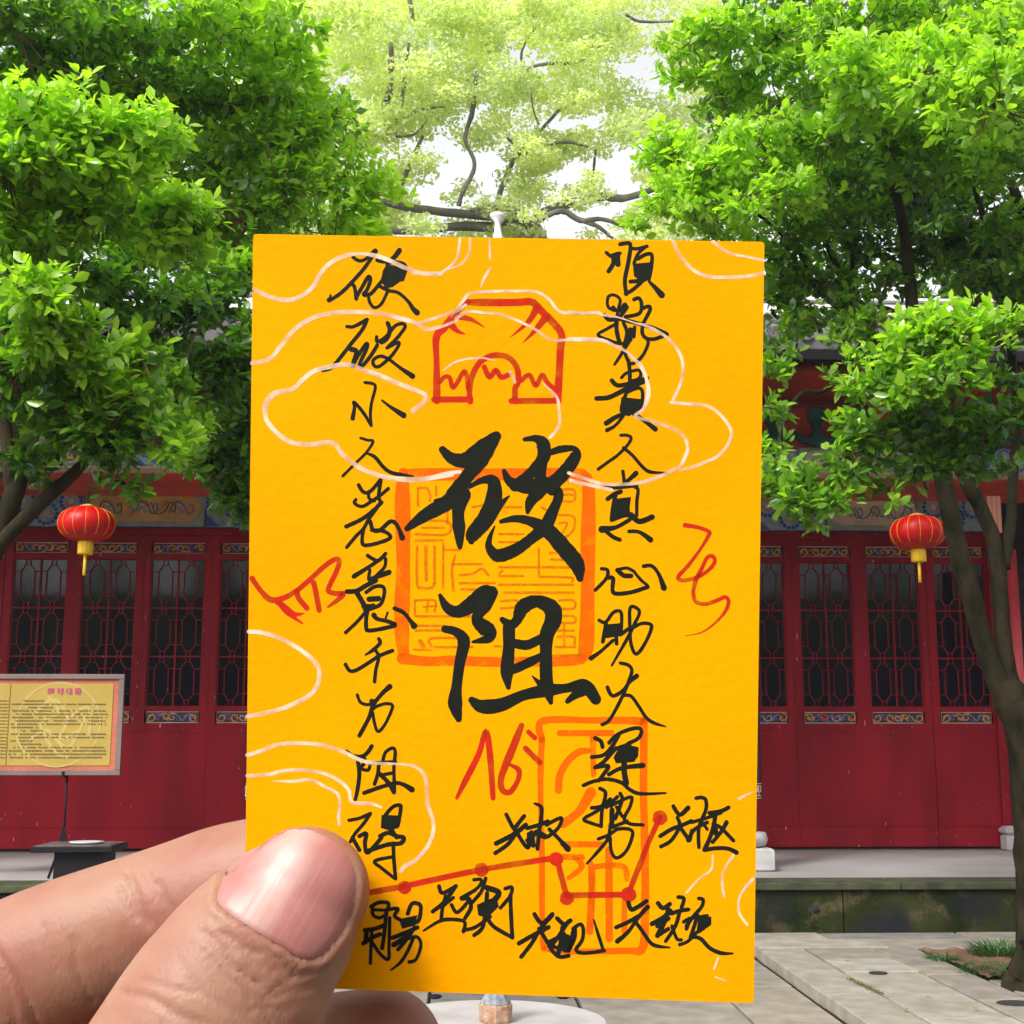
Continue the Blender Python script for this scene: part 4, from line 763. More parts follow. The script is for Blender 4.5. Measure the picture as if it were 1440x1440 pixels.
# ================================================================== CARD, held upright in front of the viewer
DC = 0.16; U = DC / F
hold = CM @ Matrix.Translation((0, 0, -DC))       # local frame of the card: x right, y up, z towards the viewer
card = thing('talisman_card', 'yellow paper card covered in black brush writing and orange seals, held up by a hand', 'card'); card.matrix_world = hold
def lp(px, py, z=0.0): s_ = (1 - z / DC); return ((px - 720) * U * s_, (720 - py) * U * s_, z)
m_card = mat('yellow_card', (.86, .475, .0), rough=.7, spec=.04, bump=.04, bscale=900)
_t = m_card.node_tree; _n = _t.nodes.new('ShaderNodeTexNoise'); _n.inputs['Scale'].default_value = 28; _r = _t.nodes.new('ShaderNodeValToRGB'); _tc = _t.nodes.new('ShaderNodeTexCoord')
_r.color_ramp.elements[0].color = (.90, .335, 0, 1); _r.color_ramp.elements[1].color = (.90, .385, .0, 1); _r.color_ramp.elements[0].position = .3; _r.color_ramp.elements[1].position = .7
_t.links.new(_tc.outputs['Object'], _n.inputs[0]); _t.links.new(_n.outputs[0], _r.inputs[0]); _t.links.new(_r.outputs[0], _t.nodes['Principled BSDF'].inputs['Base Color'])
cor = [(356, 329), (1075, 340), (1060, 1411), (343, 1386)]
ol = []
for i in range(4):
    p, q, r2 = [np.array(cor[(i + k) % 4], float) for k in (-1, 0, 1)]; rr = 5
    a = q + unit(p - q) * rr; c = q + unit(r2 - q) * rr
    for t_ in (0, .33, .66, 1): ol.append(tuple((1 - t_) ** 2 * a + 2 * t_ * (1 - t_) * q + t_ * t_ * c))
n = len(ol); vs = [lp(x, y, 0) for x, y in ol] + [((x - 720) * U, (720 - y) * U, -.00035) for x, y in ol]
b = MB(); b.add(vs, [tuple(range(n))[::-1], tuple(range(n, 2 * n))] + [(i, n + i, n + (i + 1) % n, (i + 1) % n) for i in range(n)]); b.build('card_sheet', m_card, card)
_zc = [0]
def in_card(x, y):
    def L(p, q): return (q[0] - p[0]) * (y - p[1]) - (q[1] - p[1]) * (x - p[0])
    return all(L(cor[i], cor[(i + 1) % 4]) >= 0 for i in range(4))
def stroke_mesh(strokes, layer, taper=.25):
    """strokes: list of (list of (px,py,w)) in photo pixels; polygons given as ('P', pts)"""
    b = MB()
    for st_ in strokes:
        _zc[0] += 1; z = 5e-6 + layer * 6e-6 + (_zc[0] % 60) * 8e-8
        if st_[0] == 'P':
            b.add([lp(x, y, z) for x, y in st_[1]], [tuple(range(len(st_[1])))]); continue
        pts = crom(st_, 6) if len(st_) > 2 else [np.array(st_[0], float) + (np.array(st_[1], float) - np.array(st_[0], float)) * k / 6 for k in range(7)]
        pts = [p for p in pts if in_card(p[0], p[1])]
        if len(pts) < 2: continue
        pts = [p * np.array([1, 1, 1.04 + .035 * sin(i * .9 + p[0])]) for i, p in enumerate(pts)]
        N_ = len(pts); vs = []
        for i, p in enumerate(pts):
            d = pts[min(i + 1, N_ - 1)][:2] - pts[max(i - 1, 0)][:2]; d = d / (np.hypot(*d) + 1e-9); nn = np.array([-d[1], d[0]]) * p[2] / 2
            vs += [lp(*(p[:2] + nn), z), lp(*(p[:2] - nn), z)]
        fs = [(2 * i, 2 * i + 1, 2 * i + 3, 2 * i + 2) for i in range(N_ - 1)]
        for e, (i, j) in enumerate(((0, 1), (N_ - 1, N_ - 2))):      # round ends
            p = pts[i]; d = p[:2] - pts[j][:2]; a0 = math.atan2(d[1], d[0]); k0 = len(vs); vs += [lp(p[0] + p[2] / 2 * cos(a0 - pi / 2 + pi * q / 6), p[1] + p[2] / 2 * sin(a0 - pi / 2 + pi * q / 6), z) for q in range(7)]; fs.append(tuple(range(k0, k0 + 7)))
        b.add(vs, fs)
    me = b.mesh('writing', fix=False)
    bm = bmesh.new(); bm.from_mesh(me)
    for f in bm.faces:
        f.normal_update()
        if f.normal.z < 0: f.normal_flip()
    bm.to_mesh(me); bm.free(); return me
def parse(txt, wk=1.0):
    """panel lines '@ox oy scale', group lines '#', strokes 'w x,y x,y,w ...', polygons 'P x,y ...' """
    groups = []; ox = oy = 0; s_ = 1
    for ln in txt.strip().splitlines():
        ln = ln.strip()
        if not ln: continue
        if ln[0] == '@': ox, oy, s_ = [float(v) for v in ln[1:].split()]; continue
        if ln[0] == '#': groups.append([]); continue
        tk = ln.split()
        if tk[0] == 'P': groups[-1].append(('P', [(ox + float(a.split(',')[0]) * s_, oy + float(a.split(',')[1]) * s_) for a in tk[1:]])); continue
        w = float(tk[0]) * wk; st_ = []
        for a in tk[1:]:
            v = [float(q) for q in a.split(',')]; st_.append((ox + v[0] * s_, oy + v[1] * s_, (v[2] * wk if len(v) > 2 else w) * s_))
        groups[-1].append(st_)
    return [g for g in groups if g]
K = .194444
BLACK = f"""
@340 320 {K}
#
22 805,215 850,240 900,225 965,170,34
24 965,170,32 930,230 880,300 800,390 720,470 635,525 628,520
14 632,525 642,488
24 790,400 815,430 828,515
24 830,500 870,430 915,355 930,380 905,450 880,485 930,480 985,420 1040,350
26 980,235 1030,245 1090,225,30 1140,165,34
26 1050,260 1100,250 1165,262 1185,295 1160,375
P 1045,270 1110,275 1180,310 1155,385 1090,430 1040,440 1005,385 1020,310
20 1060,450 1010,550 960,578 925,540 915,480
22 990,420 1060,455 1130,470 1200,530 1238,585,30 1268,615,38
#
22 760,715 810,715 905,665,26
24 905,665 870,740 790,840 720,930 650,1010 585,1032
32 790,880 830,900 800,1000
24 800,1000 850,910 900,840 905,870 850,990 870,1000 930,930 980,850
22 975,790 980,825 1040,790 1110,710 1165,695 1180,720 1130,790 1080,840 1050,870
28 1055,690 1070,740 1050,800 1010,830
22 1050,870 1130,830 1130,860 1080,930 1000,1000 960,1000 950,960 1000,930 1060,950 1140,1010 1235,1075,36
#
20 890,1120 950,1130 965,1160 940,1260 930,1340 935,1430
22 935,1430 880,1340 812,1262 815,1300 802,1380,28
22 1015,1250,14 1080,1300 1170,1358,38
@340 580 {K}
#
18 860,185 910,200 950,210 900,290 830,360 730,460
24 900,295,14 960,320 1020,390 1070,430 1150,450 1240,460,9
#
24 845,525 880,575 930,570 1005,485
24 1005,490 990,600 1000,640
20 920,570 920,620 960,640
22 825,630 815,655 870,680 940,640 1000,600 1060,550
26 1010,650 950,710 870,770 755,825
22 1000,660 920,770 880,840 830,890 758,975
24 880,840 870,930 890,960 980,945 1075,905 1030,860 940,850
26 930,790 950,850 1000,850 1070,790 1110,800 1140,850 1160,905,38
#
24 910,1035 950,1060 990,1070 1040,1020
24 1030,1040 930,1110 810,1185,30
22 1040,1060 1030,1120 960,1190 920,1210 925,1140
26 930,1205 1065,1155,34
30 760,1295 830,1290 900,1250 970,1215
32 830,1300 860,1350 900,1420
24 900,1300 960,1260 1020,1260 1030,1310 1000,1390 900,1430
34 920,1350 990,1345
30 880,1400 960,1405
@340 840 {K}
30 890,85 950,60
22 905,95 830,180 750,255
26 910,90 900,150 900,220 920,240 1020,225 1110,200 1060,175 980,155 955,128,34
14 1035,165 1055,108
26 1105,80 1170,110 1220,170 1245,205,42
#
24 990,300 1000,330 950,380 895,415,12
22 965,380 990,430 970,520 960,610
24 750,485 780,530 830,525 920,470 1000,420 1090,385
#
20 835,705 860,760 920,775 970,740
26 1070,645,34 1010,700 950,780 920,870 850,1000
20 960,795 1030,770 1085,775 1085,810 1040,910 990,970 965,930 945,830
30 940,750 950,800
#
26 760,1115 800,1145 870,1150 910,1120 940,1075
24 880,1150 890,1190 850,1240
26 840,1190 850,1280 835,1400 815,1480,20
22 860,1240 910,1250 925,1225
22 1020,1180 1040,1120 1090,1090 1110,1120 1100,1230 1105,1400
24 925,1200 1110,1190
24 990,1200 985,1270 960,1350
28 990,1270 1060,1340 1100,1410
22 1010,1285 1090,1270
26 885,1415 980,1380 1100,1345 1160,1350 1230,1390,38
@340 1100 {K}
#
22 775,275 850,260 930,225
22 930,228 880,300 820,370 785,430
26 800,400 850,490
26 850,390 900,370 890,440 905,510 960,460 1010,400
24 1040,235 1090,180 1140,165 1150,190 1130,310
P 1010,235 1140,240 1135,330 1070,350 1005,330
28 1000,390 1060,365 1120,390 1170,400 1150,440 1060,450 960,480 900,500
26 1075,330 1120,400
24 1095,440 1100,560 1112,695
22 1085,540 960,570 1010,620 1110,698
#
24 935,900 990,870 1060,875 1050,930
22 945,900 950,960 1000,980 1050,950
24 1060,920 1130,915 1105,965 1145,995
20 950,922 1040,925
28 890,1070 960,1060 1030,1035
28 880,1165 950,1120 1000,1100
30 905,1070 895,1150
22 940,1070 930,1310
26 1045,940 1030,1100 1015,1200
22 945,1160 1000,1240 1060,1280 1065,1180 1070,980
26 1200,950 1230,880 1280,880 1295,920 1270,1010 1180,1000
P 1135,990 1270,960 1255,1035 1160,1060
28 1090,1125 1180,1090 1270,1050
34 1100,1175 1210,1110
26 1250,1050 1180,1150 1130,1210
22 1200,1130 1270,1120 1295,1180 1260,1280 1210,1300
22 1240,1130 1200,1220 1150,1300 1080,1358,12
@800 320 {K}
#
22 270,180 310,210 340,190 370,185
28 320,200 320,260 287,315
34 350,195 355,265
26 370,120 430,112 445,140 430,250 405,380 415,480
24 410,480 460,450 530,390
22 455,150 500,152 565,135
22 550,140 500,190 470,260
24 500,225 560,192 600,200 595,290 580,370
P 462,262 590,250 590,372 530,400 470,350
26 445,390 530,385
28 580,390,18 620,430 672,488,42
#
20 330,600 285,575 278,530 290,495 330,488 370,520 360,580 345,650
22 320,575 360,605 405,560,34
26 255,630 290,665 360,650 420,575
24 470,520 505,510 525,550 510,620 410,645
24 540,580 580,570 585,600 540,690 530,760 560,800 620,805 710,772
26 345,655 450,680 600,722 705,768
20 350,690 280,730 210,775 280,810 380,840 450,810
28 345,650 345,740 365,830
24 395,690 420,760 400,850
22 475,720 470,790
34 445,740 440,800 405,860
22 570,810 570,850 530,930 480,975 440,980 410,920 400,870
22 400,880 370,930 330,990,16
#
24 430,960 440,1040 440,1110
20 380,1085 420,1050 500,1030 520,1060 500,1095 440,1110
28 310,1105 350,1140 430,1130 565,1088
30 200,1235 280,1230 350,1200 430,1160 535,1115
24 450,1130 410,1210 380,1300
P 380,1225 520,1240 500,1330 430,1365 365,1330
22 420,1190 500,1160 532,1190 522,1290 470,1350
28 270,1415,34 340,1370 440,1330
@800 580 {K}
20 275,128,26 340,90 410,0
26 485,15 560,70 625,120,32
#
20 375,165 420,165 450,185 420,240 350,310 280,360 212,410
22 395,255 460,310 530,390 590,430 715,435,9
#
22 390,425 402,510
26 485,440,32 430,490 380,530
20 258,535 330,545 490,530
22 480,540 500,560 492,640 490,745
28 280,625 330,590 375,572
28 335,600 320,690 310,770
P 325,625 450,610 440,680 442,735 335,775 305,760
30 310,775 400,742 460,745
34 450,740 510,788 603,755
26 440,775 340,830 240,845,46
26 270,860 320,900 368,920
24 435,860 510,865 590,920,36
#
22 235,1130 280,1140 270,1200 190,1285
26 290,1195 320,1200 315,1280 340,1310 450,1300 570,1262
20 568,1250 520,1210 470,1150
30 352,1140 395,1178 450,1182
20 360,1135 420,1125 475,1152
24 540,1112 600,1110 650,1170 687,1268,38
@800 840 {K}
#
22 218,165 265,180 320,110 370,100 382,150 375,270
P 265,195 380,185 382,280 300,290 248,300
26 268,190 245,320
24 340,250 345,335
24 380,265 440,220
22 160,440,30 230,390 320,310
22 440,210 442,80 480,72 510,110 470,200 415,310 310,492,14
22 440,235 520,190 590,195 592,240 540,350 485,410 450,340 442,240
#
22 372,475 430,490 455,530 435,600 400,690
24 490,568,32 440,610 390,675 315,712 278,650
22 400,690 350,790 290,890 240,920
22 400,708 450,715 500,780 560,870 620,910 700,934,9
#
26 190,1018 230,1040 243,1082
24 290,1052 340,1000 420,960 500,945 525,970 500,1020 430,1055
24 165,1155 250,1140 310,1080 360,1000
26 340,1095 440,1060
P 345,1115 400,1060 505,1085 500,1150 470,1190 340,1200 322,1160
26 190,1230 250,1190 340,1090
26 195,1228 285,1220 250,1280 215,1325
26 290,1280 380,1235 535,1215,34
36 400,1195 400,1260 415,1345
24 105,1360 180,1330 280,1315 380,1340 440,1390 520,1420 700,1415,12
@800 1100 {K}
#
24 225,45 265,80 240,200 232,318
24 165,185 230,175 300,122
22 235,318 160,295 108,266 200,210 290,150
24 270,182 350,105
24 370,80 385,120 360,200 335,262
22 300,172 400,122 455,110 440,180 400,260 440,300 535,308
32 312,200 310,300
24 300,330 420,282
22 212,410 290,380 350,340 430,338 462,370 430,470 385,528 335,545 305,490 298,400
22 300,300 280,410 210,500 130,588,14
22 345,180 385,245
#
26 755,172 780,215 808,235 862,185,32
26 660,390 740,340 820,310 885,280
24 785,255 800,320 740,420 665,465
26 800,320 850,390 870,422 890,350
24 920,115 960,110 990,130 990,200 940,330 940,470
22 885,290 990,260 1100,220
24 860,420 910,340 1000,290
26 1015,222 1100,208 1155,182
28 1060,220 1050,300 1020,400 980,488
24 1140,290,30 1100,360 1040,432
24 1060,310 1100,330 1190,422
34 1050,300 1065,370
26 985,490 1060,477 1150,480 1212,508,30
20 950,270 1000,340
#
28 430,870 450,920 500,900 560,860
24 570,900,30 500,980 430,1080 350,1150,32
26 340,1050 430,1010 515,960
24 490,1020 540,1090 590,1160 640,1185 730,1195,10
28 645,875 680,910 730,880
30 600,1025 680,980 735,930
32 720,920 690,1010 640,1110
28 640,1040 720,985
26 640,1110 720,1060
24 790,830 832,840 815,905
26 740,950 800,930 865,920
24 800,940 770,1040 700,1150
22 745,1040 780,1130 812,1140
24 830,1010 870,990 850,1060
24 940,840 970,850 960,900 900,970 850,1040
22 870,985 1000,965
24 930,960 900,1060 880,1120
P 935,985 1030,970 1030,1030 950,1090 920,1095
22 800,1175 860,1150 930,1080
26 880,1120,18 950,1130 1020,1200 1100,1235 1185,1238,12
@560 1110 .208333
#
24 730,170 770,250 790,275
24 850,180 790,260 790,300 740,370 655,430
28 660,365 730,330 800,290 860,240
24 800,290 850,370 880,390 880,300
24 920,95,14 965,120 965,190 950,290 940,402
24 870,262 950,240 1010,215
24 870,345 940,290
28 900,290 912,378
36 935,290 990,318
22 1000,240 1100,192 1080,260 1010,320
24 1020,270 1090,340 1145,402,38
#
24 275,655 300,700 390,652
24 385,660 310,760 232,825
22 320,720 300,790 290,880
20 310,782 372,730
22 170,955,12 290,885 400,880 450,900 440,960
22 360,780 400,830 480,740 420,738 520,680
24 480,740 490,800 450,870
20 510,610 560,610 540,660 430,740
22 590,600 560,690 500,762
34 600,665 680,700 620,775
P 530,780 660,720 680,790 600,870 540,850
24 600,700 590,800 570,930 512,985
22 440,950 520,930 620,860
24 600,870 650,930 770,1000
22 722,670 767,662 755,720 690,800
24 757,720 762,860 770,1000
#
26 920,842 950,890 980,900 1040,842
24 1040,850 960,940 900,1040 830,1130
26 815,1040 900,990 1015,930
24 950,940 1000,1020 1040,1090 1090,1130 1150,1122
26 1072,870 1120,910 1162,885
24 1150,890 1090,980 1030,1060
28 1020,1032 1120,980
28 1110,930 1100,1020 1080,1110
22 1050,1062 1110,1080
40 1140,1000 1130,1080
24 1150,1085 1170,1000 1190,930 1190,1000 1150,1090
22 1180,940 1230,910 1250,950 1240,1020 1200,1080 1230,1103 1300,1102 1390,1088
20 1320,880,10 1350,980 1385,1088
"""
BIG = """
@540 580 .222222
#
50 370,235,45 430,290,72 520,300,95 620,220,92 710,150,62
70 690,170,80 610,290,110 530,400,82 460,490,90 400,555,70 325,560,25
80 470,500,90 400,570,95 260,650,78 145,735,36
80 500,520,100 470,620,76 475,740,75 480,850,32
40 540,470,26 620,430,40 690,435,75 695,540,98 640,660,88 560,770,82 552,815,40
40 570,790,50 650,700,62 720,600,50 792,528,10
60 890,170,26 960,165,46 1005,200,84 1010,280,78 950,360,66 880,430,72 830,460,78
70 760,370,28 790,430,56 850,460,76 960,470,100 1060,450,90 1140,380,84 1210,280,72 1205,230,36 1120,232,46 1050,255,36
60 1010,300,56 990,400,70 1000,470,90 930,560,66 908,632,24
60 1060,500,50 1100,500,60 1100,550,60 1070,620,66 1020,720,84 930,800,66 830,870,76 720,905,80 665,850,48 670,790,30 700,720,10
80 740,690,26 830,672,44 930,690,60 1040,750,90 1140,860,102 1220,960,95 1240,1050,44
@540 820 .222222
#
70 355,78,26 400,155,60 470,180,76 560,130,100 640,65,104 685,50,62
80 690,60,62 640,130,92 590,210,66 600,250,80 660,305,100 655,350,60 560,372,16
70 385,290,46 460,310,56 505,370,78 480,500,66 460,650,66 450,760,88 472,860,42
60 748,230,34 800,262,60 840,235,60 880,150,90 970,115,76 1060,160,104 1070,235,106 1030,330,86 1025,480,74 1030,640,80 1055,755,30
60 790,270,74 790,400,74 778,560,78 787,660,28
60 830,382,56 910,390,60 1000,345,52
50 800,555,52 900,510,58 1000,460,44
70 555,740,44 620,780,84 740,770,86 880,710,68 1020,680,78 1150,665,56 1270,650,82 1340,735,66
50 1160,748,30 1220,700,56 1290,670,70
30 938,588,8 990,640,40
"""
RED = f"""
@340 580 {K}
#
36 75,1200,40 130,1280 200,1350,44 280,1350,40 380,1300 480,1220 600,1110 680,1060 705,1080 680,1160 640,1240 625,1290 680,1310 735,1310 700,1350 625,1405,18
38 400,1290 410,1340 470,1415
38 520,1230 540,1320 560,1430
36 260,1370,44 330,1420 380,1460 450,1452,8
@340 840 {K}
36 270,40 330,110 440,190,12
@800 580 {K}
#
28 840,815,34 930,830 1010,860 1010,890 950,990,22 860,1110 790,1190,30 830,1215 930,1190 1010,1140 1055,1080 1040,1040 1000,1050 960,1130 920,1210,34 900,1300 920,1370 990,1385 1070,1360 1130,1335 1155,1370 1130,1440,24 1060,1520,16 960,1590,10 840,1616,4
@540 820 .222222
#
34 460,1360,20 520,1240,38 600,1080,36 645,935,32 670,1080,40 690,1360,32
42 870,900,36 820,1030,48 770,1150,46 740,1240,40 750,1310,38 800,1320,36 850,1240,30 850,1180,35 800,1150,20
30 915,942 955,980
34 895,1045 985,1135
@0 0 1
#
8 515,1256 569,1246
8 569,1246 677,1223 783,1206
8 783,1206 790,1235 797,1261
8 797,1259 884,1258
7 884,1256 900,1215,8 914,1180 928,1150,8
@580 330 .180556
#
46 190,1290,60 188,1000 186,800,55 250,720,60 330,620 430,520,40
56 430,525,45 560,528 800,528 930,525 1000,590 1100,690 1160,775 1152,900 1142,1100 1130,1290
46 170,1283 450,1283
44 450,1300 445,1200 465,1100 520,1000 600,948 680,938 760,965 815,1040 825,1140 800,1200 798,1300
44 770,1295 1140,1293
34 215,1145 250,1108 290,1115 312,1190 350,1150 400,1065 422,1100 432,1200
40 560,1030 600,1110 650,1055 690,1110 750,1090
36 850,1135 910,1092 960,1175 1010,1092 1050,1150 1115,1210
40 300,700,58 350,750,34 405,772,10
30 370,640,46 460,662,34 562,722,5
36 970,570,60 900,680,38 760,800,5
36 1040,640,60 960,740,38 860,842,5
"""
WHITE = f"""
@340 320 {K}
#
36 75,440 200,500 330,525 440,490 520,420 570,330 650,250 760,200 860,190,22 950,200 1050,230 1180,290 1300,330 1440,335
#
36 75,980 200,950 280,860 380,740 500,660 640,620 820,610 1000,620 1140,655 1260,690 1330,735 1430,720,26 1560,670,20
26 1290,690 1440,640 1560,600 1620,560
#
38 1240,1325,44 1310,1270 1330,1220 1290,1190 1140,1130 1000,1070 880,1030 760,990 620,1010 520,1040 440,1100 370,1165 240,1200,44 175,1270,50 170,1350 190,1410 260,1490 350,1550 480,1570 650,1555 720,1630 800,1700 880,1750 1000,1795 1100,1815 1250,1825 1440,1800 1520,1785
@340 840 {K}
#
36 40,248 140,255 260,290 380,350 490,430 550,500 560,580 520,680 400,760 240,820 40,862
#
32 40,1142 140,1110 260,1065 430,1055 560,1065 660,1090 740,1120 900,1190 1120,1205,18 1240,1220,26 1310,1270 1335,1340 1340,1440 1345,1500 1380,1600 1385,1690 1350,1790 1270,1890 1180,1945 1150,1980
30 40,1290 200,1280 300,1255 430,1250 560,1265 680,1310 770,1390 800,1480 930,1492 1010,1520,16
26 230,1330,10 380,1330 500,1320 600,1370 690,1420 710,1500 700,1580 705,1640
@800 320 {K}
#
30 755,105 790,180 850,260 920,320 1010,355 1120,360 1270,355 1410,330
26 1040,100 1160,185 1280,210,18 1410,238
#
26 0,610 100,620 200,615 250,630 360,650,14 480,690,12 560,710 690,780,24 760,850 810,930 825,1020 810,1120 755,1245
26 740,1265 860,1275 980,1285 1080,1340 1170,1460 1155,1560 1080,1650 1000,1690 900,1730 800,1755,20
#
28 0,805 120,805 240,815 340,860 420,900,20 480,960 520,1000,34 560,1090 575,1200,40 540,1310 480,1365 600,1400 740,1450 830,1510 860,1590 840,1660 800,1730 740,1760 620,1815 480,1850 260,1855 100,1810 0,1775
@580 330 .180556
#
24 0,300 100,305 210,300 300,240 350,170 370,30
22 280,270,10 380,230 440,140 450,30
22 600,30,14 605,190
24 605,260 560,340 530,410,12
26 300,640,12 400,510,30 440,460 560,445 800,440 960,445 1060,500 1150,600 1300,610 1440,608
24 340,650,34 440,600 560,610 680,620 820,670 960,740 1080,820 1200,820 1440,825
18 240,1060,10 320,1000 420,970 540,960 640,980,10
18 760,1070,30 800,1150,24
26 1020,1160,12 1120,1260 1140,1340 1148,1440 1140,1490 1110,1540 1070,1580
@540 580 .222222
#
26 90,415 200,420 300,410 400,385 480,375
26 1180,430 1260,450 1440,490
@800 1100 {K}
#
20 1230,120,28 1330,70,14
16 1040,530 1030,630 940,700 850,800
22 1190,530 1120,640 1110,740 1125,830
20 1330,700,30 1240,820 1230,940 1290,1030
16 1080,1270 1050,1350
14 1060,1410 1140,1440
"""
SEAL = f"""
@0 0 1
#
19 570,667,14 600,667,17 700,667,16 760,667,17 812,668,19 824,672,14
20 567,664,12 566,700,21 567,800,19 565,860,21 566,905,18 570,926,12
20 826,672,14 828,700,18 827,760,20 826,860,19 824,910,21 818,928,12
14 566,926,16 600,930,13 640,929,14 700,931,13 760,930,14 800,929,15 818,926,14
#
10 762,1040,9 763,1014,10 830,1013,9 900,1014,11 905,1022,11 905,1120,10 907,1200,11 907,1290,11 903,1334,12 880,1337,9 800,1338,8 770,1334,8 763,1320,8 762,1200,8 760,1100,8 762,1040,9
8 787,1031 860,1031,9
9 834,1031 834,1060,8 835,1090,7
@540 820 .222222
44 1105,1310,46 1112,1220 1160,1130 1230,1070 1290,1060,36
@560 1110 .208333
56 1110,235 1220,150 1300,20,70
40 1110,370 1380,372
40 1110,455 1240,460
40 1190,460,30 1240,520 1150,600,30
34 1300,500 1305,700 1295,960
@800 1100 {K}
52 165,620 165,800 150,1080
52 290,490 290,700 292,1130
40 160,618 290,600 400,615 420,700
36 400,860 402,1080,44
"""
SEAL2 = """
@540 580 .222222
#
14 215,480 270,480 290,520 290,560
14 215,480 215,590
14 330,470 330,520
14 200,690 400,690 400,770 200,770
12 240,730 380,730
14 200,810 370,810
16 210,850 210,1080 240,1110 300,1110 320,1080
20 265,850 265,960 268,1060
16 320,850 320,1080
14 375,830 375,1110
14 380,870 480,870
14 430,960 620,960
16 450,910 430,1000 440,1130
14 480,1030 560,1020 620,990 660,1030
14 480,1080 700,1080
14 490,1120 640,1120
14 400,560 400,700
14 560,600 700,570
14 730,770 880,770
14 730,820 880,820
14 730,980 1200,980
14 980,860 980,1040
14 730,1035 880,1035
12 750,1000 730,1020
14 980,1040 1180,1045 1190,1070
14 730,1090 1200,1090
14 760,1140 1200,1140
14 1110,490 1200,490 1200,560 1120,560
12 1110,520 1195,520
14 1110,650 1200,660 1200,740 1150,790
12 1110,700 1160,700 1130,760
14 1050,890 1180,890 1180,930 1060,930
14 195,1190 195,1280
14 195,1190 320,1190 320,1260
12 250,1230 330,1225
14 200,1290 560,1290
14 200,1350 380,1350
12 280,1190 270,1260
14 740,1195 840,1190 830,1230 740,1240
14 1110,1190 1200,1190 1200,1240 1110,1240
14 1110,1290 1200,1290 1205,1330 1110,1330
14 1100,1380 1200,1380
14 740,600 870,600
14 1000,600 1060,640
@540 820 .222222
14 300,400 300,350 520,350
14 200,300 470,300
14 320,405 560,405
26 230,370 248,402
12 700,400 740,400
14 1100,340 1200,340 1205,390
14 1090,405 1210,405
12 1140,260 1140,400
12 190,420 300,425
14 1070,460 1240,455
"""
def ink(name, base, rough=.35, alpha=1.0, nscale=600, spec=.3):
    m = mat(name, base, rough=rough, spec=spec, var=.12, vscale=nscale)
    if alpha < 1:
        t = m.node_tree; p = t.nodes['Principled BSDF']; tc = t.nodes.new('ShaderNodeTexCoord'); n = t.nodes.new('ShaderNodeTexNoise'); n.inputs['Scale'].default_value = nscale; n.inputs['Detail'].default_value = 4
        mr = t.nodes.new('ShaderNodeMapRange'); mr.inputs['From Min'].default_value = .35; mr.inputs['From Max'].default_value = .6; mr.inputs['To Min'].default_value = alpha - .4; mr.inputs['To Max'].default_value = min(1, alpha + .15)
        t.links.new(tc.outputs['Object'], n.inputs[0]); t.links.new(n.outputs[0], mr.inputs[0]); t.links.new(mr.outputs[0], p.inputs['Alpha'])
    return m
m_black = ink('black_brush_ink', (.012, .014, .010), rough=.45, spec=.2); m_red = ink('red_marker_ink', (.56, .022, .010), rough=.5, alpha=.92, nscale=300, spec=.1); m_white = ink('white_chalk_line', (.84, .62, .44), rough=.8, alpha=.78, nscale=350, spec=.1)
m_seal = ink('orange_seal_ink', (.88, .125, .001), rough=.6, alpha=.80, nscale=350, spec=.1); m_seal2 = ink('fine_orange_seal_ink', (.72, .18, .003), rough=.6, alpha=.8, nscale=700, spec=.1)
for g in parse(SEAL): obj('seal_frame', stroke_mesh(g, 0), m_seal, card)
for g in parse(SEAL2, 1.15): obj('seal_script', stroke_mesh(g, 0), m_seal2, card)
for g in parse(RED): obj('red_mark', stroke_mesh(g, 1), m_red, card)
for (x, y, r) in ((569, 1248, 9.5), (677, 1223, 10), (782, 1208, 10), (797, 1263, 10), (884, 1258, 11), (928, 1150, 10.5)):
    obj('red_dot', stroke_mesh([('P', [(x + r * cos(2 * pi * k / 16) * (1 + .08 * sin(k * 2.1)), y + r * sin(2 * pi * k / 16)) for k in range(16)])], 1), m_red, card)
for g in parse(BLACK, 1.12): obj('written_character', stroke_mesh(g, 2), m_black, card)
for g in parse(BIG): o = obj('large_written_character', stroke_mesh(g, 2), m_black, card)
for g in parse(WHITE, .84): obj('white_line', stroke_mesh(g, 3), m_white, card)

